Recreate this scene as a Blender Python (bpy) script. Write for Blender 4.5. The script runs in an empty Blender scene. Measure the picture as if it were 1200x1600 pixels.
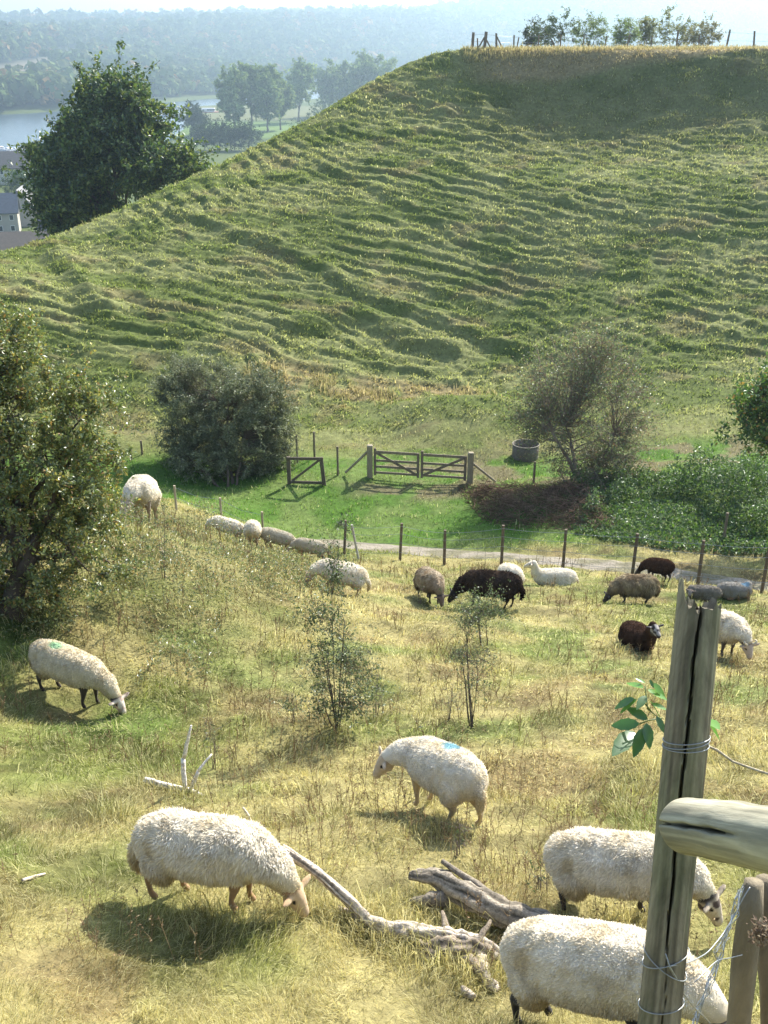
import bpy, bmesh, math
import numpy as np
from mathutils import Vector, Matrix

# ------------------------------------------------------------------ camera / light / exposure
SC = bpy.context.scene
COL = SC.collection
PITCH = math.radians(24.2)
FPX = 1600.0                                   # focal length in pixels of the 1200x1600 photograph
CP, SP = math.cos(PITCH), math.sin(PITCH)
cam_d = bpy.data.cameras.new('camera'); cam = bpy.data.objects.new('camera', cam_d); COL.objects.link(cam)
cam_d.sensor_fit = 'VERTICAL'; cam_d.sensor_height = 36; cam_d.lens = 36.0 * FPX / 1600
cam_d.clip_start = 0.05; cam_d.clip_end = 12000
cam.location = (0, 0, 0); cam.rotation_euler = (math.pi / 2 - PITCH, 0, 0)
SC.camera = cam

SUN_AZ = math.radians(33)      # to the right of straight ahead (+Y)
SUN_EL = math.radians(37.5)
S = Vector((math.sin(SUN_AZ) * math.cos(SUN_EL), math.cos(SUN_AZ) * math.cos(SUN_EL), math.sin(SUN_EL)))
sd = bpy.data.lights.new('sun', 'SUN'); sd.energy = 5.0; sd.angle = math.radians(0.53); sd.color = (1.0, 0.93, 0.80)
so = bpy.data.objects.new('sun', sd); COL.objects.link(so); so.rotation_euler = S.to_track_quat('Z', 'Y').to_euler()

W = bpy.data.worlds.new('World'); SC.world = W; W.use_nodes = True
nt = W.node_tree
bg = nt.nodes['Background']
sky = nt.nodes.new('ShaderNodeTexSky'); sky.sky_type = 'NISHITA'; sky.sun_disc = False
sky.sun_elevation = SUN_EL; sky.sun_rotation = SUN_AZ; sky.dust_density = 2.5; sky.air_density = 1.0; sky.altitude = 200
nt.links.new(sky.outputs[0], bg.inputs[0]); bg.inputs[1].default_value = 0.12
SC.view_settings.view_transform = 'Standard'; SC.view_settings.look = 'None'
SC.view_settings.exposure = 1.38; SC.view_settings.gamma = 1
SC.cycles.max_bounces = 6; SC.cycles.diffuse_bounces = 2; SC.cycles.glossy_bounces = 2
SC.cycles.transmission_bounces = 3; SC.cycles.transparent_max_bounces = 6; SC.cycles.volume_bounces = 0
HAZE = 0.00038

rng = np.random.default_rng(11)

# ------------------------------------------------------------------ helpers
def ray(px, py):
    u = (px - 600) / FPX; v = (800 - py) / FPX
    return np.array([u, CP + v * SP, -SP + v * CP])
def PY(px, py, Y):
    d = ray(px, py); return d * (Y / d[1])
def PD(px, py, D):
    return ray(px, py) * D

def _h(ix, iy, iz, seed):
    n = (ix.astype(np.int64) * 374761393 + iy.astype(np.int64) * 668265263 + iz.astype(np.int64) * 2147483647 + seed * 974634777) & 0xffffffff
    n = ((n ^ (n >> 13)) * 1274126177) & 0xffffffff
    n = ((n ^ (n >> 16)) * 2246822519) & 0xffffffff
    return ((n ^ (n >> 15)) & 0xffffff) / float(0xffffff)
def vn(x, y, z=None, seed=0):
    x = np.asarray(x, float); y = np.asarray(y, float)
    fx = np.floor(x); fy = np.floor(y); tx = x - fx; ty = y - fy
    tx = tx * tx * (3 - 2 * tx); ty = ty * ty * (3 - 2 * ty)
    if z is None:
        zz = np.zeros_like(fx)
        a = _h(fx, fy, zz, seed); b = _h(fx + 1, fy, zz, seed); c = _h(fx, fy + 1, zz, seed); d = _h(fx + 1, fy + 1, zz, seed)
        return (a + (b - a) * tx) * (1 - ty) + (c + (d - c) * tx) * ty
    z = np.asarray(z, float); fz = np.floor(z); tz = z - fz; tz = tz * tz * (3 - 2 * tz)
    def lay(q):
        a = _h(fx, fy, q, seed); b = _h(fx + 1, fy, q, seed); c = _h(fx, fy + 1, q, seed); d = _h(fx + 1, fy + 1, q, seed)
        return (a + (b - a) * tx) * (1 - ty) + (c + (d - c) * tx) * ty
    return lay(fz) * (1 - tz) + lay(fz + 1) * tz
def fbm(x, y, z=None, o=4, seed=0):
    s = 0; a = 0.5; t = 0
    for k in range(o):
        f = 2.03 ** k
        s = s + a * vn(np.asarray(x) * f + 17.3 * k, np.asarray(y) * f - 9.1 * k, None if z is None else np.asarray(z) * f, seed + k)
        t += a; a *= 0.5
    return s / t
def ss(a, b, x):
    t = np.clip((np.asarray(x, float) - a) / (b - a), 0, 1); return t * t * (3 - 2 * t)
def lerp(a, b, t):
    return a + (b - a) * t

class Buf:
    """collects vertices, quads, triangles and vertex colours, links them as ONE mesh"""
    def __init__(s): s.v = []; s.q = []; s.t = []; s.c = []; s.n = 0
    def add(s, v, q=None, t=None, c=(1, 1, 1)):
        v = np.asarray(v, float).reshape(-1, 3); m = len(v)
        if m == 0: return
        s.v.append(v)
        if q is not None and len(q): s.q.append(np.asarray(q, np.int64).reshape(-1, 4) + s.n)
        if t is not None and len(t): s.t.append(np.asarray(t, np.int64).reshape(-1, 3) + s.n)
        c = np.asarray(c, float)
        if c.ndim == 1: c = np.tile(c[:3], (m, 1))
        s.c.append(c[:, :3]); s.n += m
    def mesh(s, name, mat, smooth=False):
        me = bpy.data.meshes.new(name)
        V = np.concatenate(s.v); C = np.concatenate(s.c)
        Q = np.concatenate(s.q) if s.q else np.zeros((0, 4), np.int64)
        T = np.concatenate(s.t) if s.t else np.zeros((0, 3), np.int64)
        me.vertices.add(len(V)); me.vertices.foreach_set('co', V.astype(np.float32).ravel())
        nl = Q.size + T.size; me.loops.add(nl)
        me.loops.foreach_set('vertex_index', np.concatenate([Q.ravel(), T.ravel()]).astype(np.int32))
        me.polygons.add(len(Q) + len(T))
        st = np.concatenate([np.arange(len(Q)) * 4, Q.size + np.arange(len(T)) * 3]).astype(np.int32)
        me.polygons.foreach_set('loop_start', st)
        try: me.polygons.foreach_set('loop_total', np.concatenate([np.full(len(Q), 4), np.full(len(T), 3)]).astype(np.int32))
        except Exception: pass
        me.polygons.foreach_set('use_smooth', np.full(len(Q) + len(T), smooth))
        me.update(calc_edges=True)
        at = me.color_attributes.new('col', 'FLOAT_COLOR', 'POINT')
        at.data.foreach_set('color', np.hstack([C, np.ones((len(C), 1))]).astype(np.float32).ravel())
        me.validate(); me.materials.append(mat)
        return me
    def build(s, name, mat, parent=None, smooth=False, world=True):
        me = s.mesh(name, mat, smooth)
        o = bpy.data.objects.new(name, me); COL.objects.link(o)
        if parent is not None:
            o.parent = parent
            if world: o.matrix_parent_inverse = parent.matrix_world.inverted() if False else Matrix.Translation(-Vector(parent.location)) 
        return o

def tag(o, label=None, cat=None, group=None, kind=None):
    if label: o['label'] = label
    if cat: o['category'] = cat
    if group: o['group'] = group
    if kind: o['kind'] = kind
    return o
def thing(name, loc, label, cat, group=None):
    o = bpy.data.objects.new(name, None); COL.objects.link(o); o.location = tuple(loc); o.empty_display_size = 0.2
    return tag(o, label, cat, group)

def tube(buf, pts, rad, n=8, c=(1, 1, 1), cap=True, wob=0.0, seed=0):
    pts = np.asarray(pts, float); k = len(pts); rad = np.broadcast_to(np.asarray(rad, float), (k,))
    tan = np.gradient(pts, axis=0); tan /= np.linalg.norm(tan, axis=1)[:, None] + 1e-9
    up = np.array([0, 0, 1.0]) if abs(tan[0][2]) < 0.9 else np.array([1.0, 0, 0])
    V = []; a = np.arange(n) * 2 * math.pi / n
    b = np.cross(tan[0], up); b /= np.linalg.norm(b)
    for i in range(k):
        b = b - tan[i] * np.dot(b, tan[i]); b /= np.linalg.norm(b) + 1e-9
        d = np.cross(tan[i], b)
        r = rad[i] * np.ones(n)
        if wob: r = r * (1 + wob * (vn(np.cos(a) * 1.7 + 5 + seed, np.sin(a) * 1.7 + i * 0.55, seed=seed) - .5) * 2)
        V.append(pts[i] + (np.cos(a) * r)[:, None] * b + (np.sin(a) * r)[:, None] * d)
    V = np.concatenate(V)
    i = np.arange(k - 1)[:, None] * n; j = np.arange(n)[None]
    Q = np.stack([i + j, i + (j + 1) % n, i + n + (j + 1) % n, i + n + j], -1).reshape(-1, 4)
    T = []
    if cap:
        V = np.vstack([V, pts[0], pts[-1]]); m = k * n
        for q in range(n):
            T.append((m, (q + 1) % n, q)); T.append((m + 1, (k - 1) * n + q, (k - 1) * n + (q + 1) % n))
    buf.add(V, Q, T, c)
def tubes_fast(buf, A, B, ra, rb, c, n=4):
    """many straight tapered twigs at once"""
    A = np.asarray(A, float); B = np.asarray(B, float); m = len(A)
    if m == 0: return
    t = B - A; t /= np.linalg.norm(t, axis=1)[:, None] + 1e-9
    ref = np.where(np.abs(t[:, 2:3]) < .9, np.array([[0, 0, 1.]]), np.array([[1., 0, 0]]))
    b = np.cross(t, ref); b /= np.linalg.norm(b, axis=1)[:, None]; d = np.cross(t, b)
    a = np.arange(n) * 2 * math.pi / n
    o = np.cos(a)[None, :, None] * b[:, None] + np.sin(a)[None, :, None] * d[:, None]
    ra = np.broadcast_to(np.asarray(ra, float), (m,)); rb = np.broadcast_to(np.asarray(rb, float), (m,))
    V = np.concatenate([A[:, None] + o * ra[:, None, None], B[:, None] + o * rb[:, None, None]], 1)
    base = (np.arange(m) * 2 * n)[:, None]; j = np.arange(n)[None]
    Q = np.stack([base + j, base + (j + 1) % n, base + n + (j + 1) % n, base + n + j], -1).reshape(-1, 4)
    cc = np.asarray(c, float)
    if cc.ndim == 2: cc = np.repeat(cc, 2 * n, axis=0)
    buf.add(V.reshape(-1, 3), Q, None, cc)
def box(buf, M, sx, sy, sz, c=(1, 1, 1), j=0.0):
    """box centred at M's origin, full sizes, slightly chamfered"""
    ch = min(sx, sy, sz) * 0.12
    vs = []
    hx, hy, hz = sx / 2, sy / 2, sz / 2
    ring = [(-hx + ch, -hy), (hx - ch, -hy), (hx, -hy + ch), (hx, hy - ch), (hx - ch, hy), (-hx + ch, hy), (-hx, hy - ch), (-hx, -hy + ch)]
    for (zz, sc_) in ((-hz, .0), (-hz + ch, 1), (hz - ch, 1), (hz, 0)):
        for (x, y) in ring:
            if sc_ == 0: x = math.copysign(max(abs(x) - ch, 0), x); y = math.copysign(max(abs(y) - ch, 0), y)
            vs.append((x, y, zz))
    V = np.array([M @ Vector(v) for v in vs])
    Q = []
    for r in range(3):
        for q in range(8): Q.append((r * 8 + q, r * 8 + (q + 1) % 8, (r + 1) * 8 + (q + 1) % 8, (r + 1) * 8 + q))
    T = []
    for q in range(1, 7): T.append((0, q + 1, q)); T.append((24, 24 + q, 24 + q + 1))
    buf.add(V, Q, T, c)
def beam(buf, a, b, w, h, c=(1, 1, 1), up=(0, 0, 1)):
    a = Vector(a); b = Vector(b); d = b - a; L = d.length; d.normalize()
    u = Vector(up); s = d.cross(u)
    if s.length < 1e-3: u = Vector((0, 1, 0)); s = d.cross(u)
    s.normalize(); u = s.cross(d)
    M = Matrix((( d.x, s.x, u.x, (a.x + b.x) / 2), (d.y, s.y, u.y, (a.y + b.y) / 2), (d.z, s.z, u.z, (a.z + b.z) / 2), (0, 0, 0, 1)))
    box(buf, M, L, w, h, c)
def leaves(buf, P, size, pal, asp=0.5, up=0.3, pw=None, droop=0.0):
    """one kite-shaped leaf per point"""
    P = np.asarray(P, float); n = len(P)
    if n == 0: return
    d = rng.normal(size=(n, 3)); d[:, 2] -= droop; d /= np.linalg.norm(d, axis=1)[:, None]
    nn = rng.normal(size=(n, 3)); nn[:, 2] += up * 3; s = np.cross(d, nn); s /= np.linalg.norm(s, axis=1)[:, None] + 1e-9
    L = size * rng.uniform(.6, 1.35, n)[:, None]
    f = np.cross(s, d) * L * 0.12
    V = np.stack([P, P + d * L * .45 + s * L * asp * .5 + f, P + d * L, P + d * L * .45 - s * L * asp * .5 + f], 1).reshape(-1, 3)
    Q = np.arange(n * 4).reshape(-1, 4)
    pal = np.asarray(pal, float)
    i = rng.choice(len(pal), n, p=pw)
    c = pal[i] * rng.uniform(.75, 1.25, (n, 1))
    buf.add(V, Q, None, np.repeat(c, 4, axis=0))

# ------------------------------------------------------------------ materials
def mat_new(name):
    m = bpy.data.materials.new(name); m.use_nodes = True
    return m, m.node_tree, m.node_tree.nodes['Principled BSDF'], m.node_tree.nodes['Material Output']
def m_leaf(name, trans=0.4, gloss=0.0, rough=0.45):
    m, t, p, o = mat_new(name); t.nodes.remove(p)
    a = t.nodes.new('ShaderNodeAttribute'); a.attribute_name = 'col'
    d = t.nodes.new('ShaderNodeBsdfDiffuse'); tr = t.nodes.new('ShaderNodeBsdfTranslucent')
    hs = t.nodes.new('ShaderNodeHueSaturation'); hs.inputs['Value'].default_value = 1.25; hs.inputs['Saturation'].default_value = 1.1
    t.links.new(a.outputs['Color'], d.inputs[0]); t.links.new(a.outputs['Color'], hs.inputs['Color']); t.links.new(hs.outputs[0], tr.inputs[0])
    mx = t.nodes.new('ShaderNodeMixShader'); mx.inputs[0].default_value = trans
    t.links.new(d.outputs[0], mx.inputs[1]); t.links.new(tr.outputs[0], mx.inputs[2]); out = mx
    if gloss > 0:
        g = t.nodes.new('ShaderNodeBsdfGlossy'); g.inputs['Roughness'].default_value = rough; g.inputs[0].default_value = (.9, .95, 1, 1)
        m2 = t.nodes.new('ShaderNodeMixShader'); m2.inputs[0].default_value = gloss
        t.links.new(mx.outputs[0], m2.inputs[1]); t.links.new(g.outputs[0], m2.inputs[2]); out = m2
    t.links.new(out.outputs[0], o.inputs[0]); return m
def m_vc(name, rough=0.9, nscale=0, namt=0.3, bump=0.0, sheen=0.0, spec=0.2, stretch=None, bscale=None, rot=None):
    """principled reading the vertex colour with procedural mottling and bump"""
    m, t, p, o = mat_new(name)
    a = t.nodes.new('ShaderNodeAttribute'); a.attribute_name = 'col'
    src = a.outputs['Color']
    if nscale:
        co = t.nodes.new('ShaderNodeTexCoord'); mp = t.nodes.new('ShaderNodeMapping')
        if rot:
            m0 = t.nodes.new('ShaderNodeMapping'); m0.inputs['Rotation'].default_value = rot
            t.links.new(co.outputs['Object'], m0.inputs[0]); t.links.new(m0.outputs[0], mp.inputs[0])
        else: t.links.new(co.outputs['Object'], mp.inputs[0])
        if stretch: mp.inputs['Scale'].default_value = stretch
        n = t.nodes.new('ShaderNodeTexNoise'); n.inputs['Scale'].default_value = nscale; n.inputs['Detail'].default_value = 6; n.inputs['Roughness'].default_value = .65
        t.links.new(mp.outputs[0], n.inputs[0])
        r = t.nodes.new('ShaderNodeMapRange'); r.inputs[1].default_value = .3; r.inputs[2].default_value = .7
        r.inputs[3].default_value = 1 - namt; r.inputs[4].default_value = 1 + namt
        t.links.new(n.outputs[0], r.inputs[0])
        vm = t.nodes.new('ShaderNodeVectorMath'); vm.operation = 'SCALE'
        t.links.new(a.outputs['Color'], vm.inputs[0]); t.links.new(r.outputs[0], vm.inputs['Scale']); src = vm.outputs[0]
        if bump:
            n2 = n
            if bscale:
                n2 = t.nodes.new('ShaderNodeTexNoise'); n2.inputs['Scale'].default_value = bscale; n2.inputs['Detail'].default_value = 5
                t.links.new(mp.outputs[0], n2.inputs[0])
            b = t.nodes.new('ShaderNodeBump'); b.inputs['Strength'].default_value = 1; b.inputs['Distance'].default_value = bump
            t.links.new(n2.outputs[0], b.inputs['Height']); t.links.new(b.outputs[0], p.inputs['Normal'])
    t.links.new(src, p.inputs['Base Color'])
    p.inputs['Roughness'].default_value = rough; p.inputs['Specular IOR Level'].default_value = spec
    if sheen: p.inputs['Sheen Weight'].default_value = sheen; p.inputs['Sheen Roughness'].default_value = .5
    return m
M_GROUND = m_vc('turf_soil', .95, 6, .35, .03, stretch=(1, 1, 1), bscale=22, spec=.1)
M_GRASS = m_leaf('grass_blades', .44)
M_HILLGRASS = m_leaf('short_turf', .42)
M_LEAF = m_leaf('leaf', .35, .05, .4)
M_LEAFG = m_leaf('glossy_leaf', .30, .045, .42)
M_LEAFH = m_leaf('hawthorn_leaf', .34, .055, .4)
M_LEAFG2 = m_leaf('shiny_leaflet', .38, .05, .3)
M_DRY = m_leaf('dry_stalks', .25)
M_FAR = m_leaf('far_foliage', .15)
M_BARK = m_vc('bark', .95, 9, .4, .02, stretch=(1, 1, .3))
M_OLDWOOD = m_vc('weathered_wood', .85, 30, .38, .004, stretch=(1, 1, .12))
_rd = Vector(PD(1340, 1345, 1.85) - PD(1046, 1288, 2.66)).normalized()
M_RAIL = m_vc('rail_wood', .8, 34, .32, .003, stretch=(.10, 1, 1), rot=tuple(_rd.rotation_difference(Vector((1, 0, 0))).to_euler()))
M_DEAD = m_vc('dead_wood', .9, 38, .5, .012)
M_WOOL = m_leaf('wool', .22)
M_SKIN = m_vc('short_coat', .8, 25, .15, .002, sheen=.2)
M_HORN = m_vc('horn', .6, 30, .2)
M_PATH = m_vc('trodden_path', .95, 5, .25, .05, bscale=14)
M_WALL = m_vc('render_wall', .9, .8, .08)
M_ROOF = m_vc('slate_roof', .7, 1.5, .15)
M_PLAIN = m_vc('painted', .5, 0)
M_RUST = m_vc('rusty_metal', .8, 20, .35, .004)
mw, t_, p_, o_ = mat_new('galvanised_wire'); p_.inputs['Base Color'].default_value = (.32, .34, .36, 1); p_.inputs['Metallic'].default_value = .7; p_.inputs['Roughness'].default_value = .45; M_WIRE = mw
mw, t_, p_, o_ = mat_new('river_water'); p_.inputs['Base Color'].default_value = (.05, .08, .10, 1); p_.inputs['Roughness'].default_value = .22
n_ = t_.nodes.new('ShaderNodeTexNoise'); n_.inputs['Scale'].default_value = .5; b_ = t_.nodes.new('ShaderNodeBump'); b_.inputs['Distance'].default_value = .25
co_ = t_.nodes.new('ShaderNodeTexCoord'); t_.links.new(co_.outputs['Object'], n_.inputs[0]); t_.links.new(n_.outputs[0], b_.inputs['Height']); t_.links.new(b_.outputs[0], p_.inputs['Normal']); M_WATER = mw
mw, t_, p_, o_ = mat_new('window_glass'); p_.inputs['Base Color'].default_value = (.03, .04, .05, 1); p_.inputs['Roughness'].default_value = .1; M_GLASS = mw

# ------------------------------------------------------------------ terrain
CT = [  # pixel x, pixel y of a spot on the ground, its distance straight ahead
 (600,1800,3.6),(100,1600,4.05),(600,1600,4.0),(1150,1600,3.9),(380,1430,5.0),(880,1440,5.25),(690,1300,6.6),(250,1240,7.6),(1050,1180,8.3),
 (100,1115,10.2),(560,1120,10.2),(1000,1015,13.5),(1130,1055,12),(540,935,16.5),(680,950,16.5),(790,958,16.5),(860,917,20.5),(980,948,17.8),
 (1030,912,21),(1140,937,19),(222,826,14.5),(60,935,11.6),(-150,900,12),(-150,820,15),(300,900,14.2),(380,856,18.5),(440,868,23),(300,800,25.0),
 (600,862,26.6),(783,888,24.3),(1089,920,21.5),(1189,926,21),(1350,935,21),(450,842,29),(700,845,28.5),(900,862,26),(1100,892,24),(1300,900,24),
 (735,757,33.6),(578,742,33.8),(450,756,33),(900,760,31.5),(1092,757,30.6),(1131,842,26),(1187,766,30),(1187,835,26),(1350,780,30),(350,762,33.5),(200,770,29),(0,790,28),
 (820,722,36.5),(600,690,38),(690,655,39.5),(780,637,40.5),(850,690,38),(1000,690,36.5),(1200,690,36),(1350,690,36),(200,700,37),(0,720,36),(-200,730,36),
 (480,650,40),(300,620,41),(740,600,43.5),(620,600,43.5),(1000,560,43.5),(1200,540,44),(1350,520,44),(400,560,43.5),(200,560,43),(50,560,42),
 (700,400,53),(1000,380,53),(1200,360,53),(1400,350,53),(560,420,51),(400,430,50),(250,430,49),(100,470,45.5),(-100,520,42),
 (700,200,65.4),(850,190,66.7),(1000,190,65.9),(1200,195,64.5),(1400,195,64.0),(700,300,58.2),(850,290,58.5),(1000,290,57.5),(1200,290,56.5),(1400,290,56),(560,250,61),(400,300,57.5),(250,360,53),(120,420,49.5),
 (740,112,70.4),(870,112,70.1),(1000,112,69.3),(1200,112,68.2),(1400,112,67.6),
 (733,77,71),(870,80,70.5),(1000,82,69.5),(1200,84,68.5),(1400,86,68),
 (600,140,69.5),(500,194,66.5),(400,243,63.5),(330,275,60.5),(200,335,56),(80,385,52.5),(0,405,49.5),(-200,470,44),
]
def CTpts():
    P = [PY(*c) for c in CT]
    P += [(-8, 0, -1.2), (0, 0, -1.75), (8, 0, -2.0), (0, 1.6, -2.75), (2.2, 1.4, -2.5), (-4, 1.6, -2.6), (5, 2.2, -3.2), (0, -12, 1.5), (-25, -12, 3), (25, -12, 1), (-30, 8, -2.5), (30, 8, -7),
          (-45, 30, -13), (60, 25, -12), (70, 40, -10), (80, 56, -5), (90, 68, 0), (20, 90, .35), (50, 90, .1), (100, 90, .3), (30, 130, .5), (60, 130, .5), (120, 130, .8), (60, 200, 1),
          (120, 200, 1), (12, 95, .3), (20, 130, .4), (30, 200, .6), (-60, 45, -15), (60, -20, 0), (-60, 0, -2)]
    return np.array(P, float)
_cp = CTpts()
def tps_fit(P, lam=0.02):
    n = len(P); xy = P[:, :2]; d = np.linalg.norm(xy[:, None] - xy[None], axis=2)
    K = np.where(d > 0, d * d * np.log(d + 1e-12), 0) + lam * n * np.eye(n)
    A = np.zeros((n + 3, n + 3)); A[:n, :n] = K; A[:n, n] = 1; A[:n, n + 1:] = xy; A[n, :n] = 1; A[n + 1:, :n] = xy.T
    b = np.zeros(n + 3); b[:n] = P[:, 2]; return np.linalg.solve(A, b)
_w = tps_fit(_cp)
def tps(x, y):
    r = _w[len(_cp)] + _w[len(_cp) + 1] * x + _w[len(_cp) + 2] * y
    for i, p in enumerate(_cp):
        d2 = (x - p[0]) ** 2 + (y - p[1]) ** 2
        r = r + _w[i] * 0.5 * d2 * np.log(d2 + 1e-12)
    return r
_s = [PY(733,77,71.5), PY(600,140,70), PY(500,194,67), PY(400,243,64), PY(330,275,61), PY(200,335,56.5), PY(80,385,53), PY(0,405,50), PY(-200,470,44.5)]
UP = [(p[0], p[1]) for p in _s] + [(-75, 30), (-75, -60), (260, -60), (260, 240), (42, 240), (14, 100)]
def poly_sd(x, y, poly):
    """distance outside the polygon (0 inside)"""
    x = np.asarray(x, float); y = np.asarray(y, float)
    d = np.full(x.shape, 1e9); ins = np.zeros(x.shape, bool); n = len(poly)
    for i in range(n):
        x0, y0 = poly[i]; x1, y1 = poly[(i + 1) % n]
        dx, dy = x1 - x0, y1 - y0; t = np.clip(((x - x0) * dx + (y - y0) * dy) / (dx * dx + dy * dy), 0, 1)
        d = np.minimum(d, np.hypot(x - x0 - t * dx, y - y0 - t * dy))
        c = ((y0 > y) != (y1 > y)) & (x < (x1 - x0) * (y - y0) / (y1 - y0 + 1e-12) + x0); ins ^= c
    return np.where(ins, -d, d)
RIVER = [(-900, 380), (-420, 400), (-200, 462), (-112, 505), (-128, 690), (-172, 950), (60, 1380), (700, 1900), (900, 2200), (600, 2000), (-20, 1560), (-195, 1120), (-290, 860), (-450, 790), (-900, 800)]
FARBANK = [(-2500, 800), (-450, 790), (-290, 860), (-195, 1120), (-20, 1560), (600, 2000), (900, 2200), (2500, 2600), (4500, 6500), (-4500, 6500)]
def farland(x, y):
    z = -43.0 + 1.2 * (fbm(x / 90, y / 90, seed=5) - .5)
    nearv = ss(330, 140, y) * ss(-330, 0, x) * 0 
    rv = poly_sd(x, y, RIVER); z = z - 5 * ss(6, -8, rv)
    db = -poly_sd(x, y, FARBANK)
    az = x / np.maximum(y, 1)
    n1 = fbm(x / 420 + 3, y / 420, seed=9)
    h1 = (62 + 20 * (n1 - .5) + 7 * np.sin(az * 9 + 1)) * ss(10, 620, db)
    h1 = h1 + ss(1500, 2700, db * 0 + y) * (20 + 26 * (fbm(x / 700, y / 700, seed=13) - .5)) 
    h1 = h1 + ss(2000, 3100, y) * (12 + 16 * (fbm(x / 900 + 9, y / 900, seed=17) - .5)) * (1 + 7.0 * ss(0.02, .2, az))
    # right bank of the valley, far behind the plateau
    h2 = 70 * ss(250, 900, x - .18 * y - 120) * ss(300, 900, y)
    return z + h1 + h2
def base_h(x, y):
    x = np.asarray(x, float); y = np.asarray(y, float)
    far = farland(x, y)
    loc = (np.abs(x) < 300) & (y > -80) & (y < 330)
    out = far.copy()
    xl, yl = x[loc], y[loc]
    sd_ = poly_sd(xl, yl, UP)
    xc = np.clip(xl, -80, 130); yc = np.clip(yl, -25, 210)
    L = tps(xc, yc)
    drop = np.where(sd_ > 0, np.sqrt(sd_ ** 2 + 4) - 2, 0) * .72
    cap = .13 + .004 * np.clip(yl - 72, 0, 60) + .0 * xl; m0 = (yl > 58); kk = .35
    h0 = np.clip(.5 + .5 * (cap - L) / kk, 0, 1); Lc = cap + (L - cap) * h0 - kk * h0 * (1 - h0); L = np.where(m0, Lc, L)
    L = np.where((yl > 71.3) & (xl > 8), np.maximum(L, cap - .12), L)
    L = L - drop
    mc = PY(725, 640, 40.2); my_ = yl - mc[1] + .12 * (xl - mc[0]); L = L + .75 * np.exp(-(((xl - mc[0]) / 2.9) ** 4 + (my_ / np.where(my_ < 0, 3.4, .8)) ** 2))
    a = L; b = far[loc]; k = 3.0
    hh = np.clip(.5 + .5 * (a - b) / k, 0, 1); m = b + (a - b) * hh + k * hh * (1 - hh)
    out[loc] = m
    return out
LEDGES = [([tuple(PY(*c)[:2]) for c in q], h_, w_) for q, h_, w_ in [
 ([(262,325,55.5),(345,362,53.5),(440,392,52.2),(560,450,49.5),(700,490,48),(830,545,45.3)], .20, .45),
 ([(80,395,51.5),(120,450,48.5),(160,520,45)], .3, .8), ([(440,500,46),(560,470,48),(640,500,46.8),(720,520,46)], .25, .6),
 ([(520,210,65.5),(700,262,61.5),(900,330,56.5),(1200,400,51.5)], .11, .4), ([(480,270,61),(640,330,56.5),(800,400,52.5),(1000,440,50.5)], .11, .4)]]
TRACK = []+ [tuple(PY(*c)[:2]) for c in [(430,848,28),(520,845,28.2),(600,850,27.6),(700,862,26.9),(800,872,26),(900,883,25),(1000,893,24.1),(1100,904,23.2),(1200,912,22.7)]] + [(14, 22), (30, 21)]
def track_d(x, y):
    d = np.full(np.shape(x), 1e9)
    for (x0, y0), (x1, y1) in zip(TRACK[:-1], TRACK[1:]):
        dx, dy = x1 - x0, y1 - y0; t = np.clip(((x - x0) * dx + (y - y0) * dy) / (dx * dx + dy * dy), 0, 1)
        d = np.minimum(d, np.hypot(x - x0 - t * dx, y - y0 - t * dy))
    return d
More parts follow.
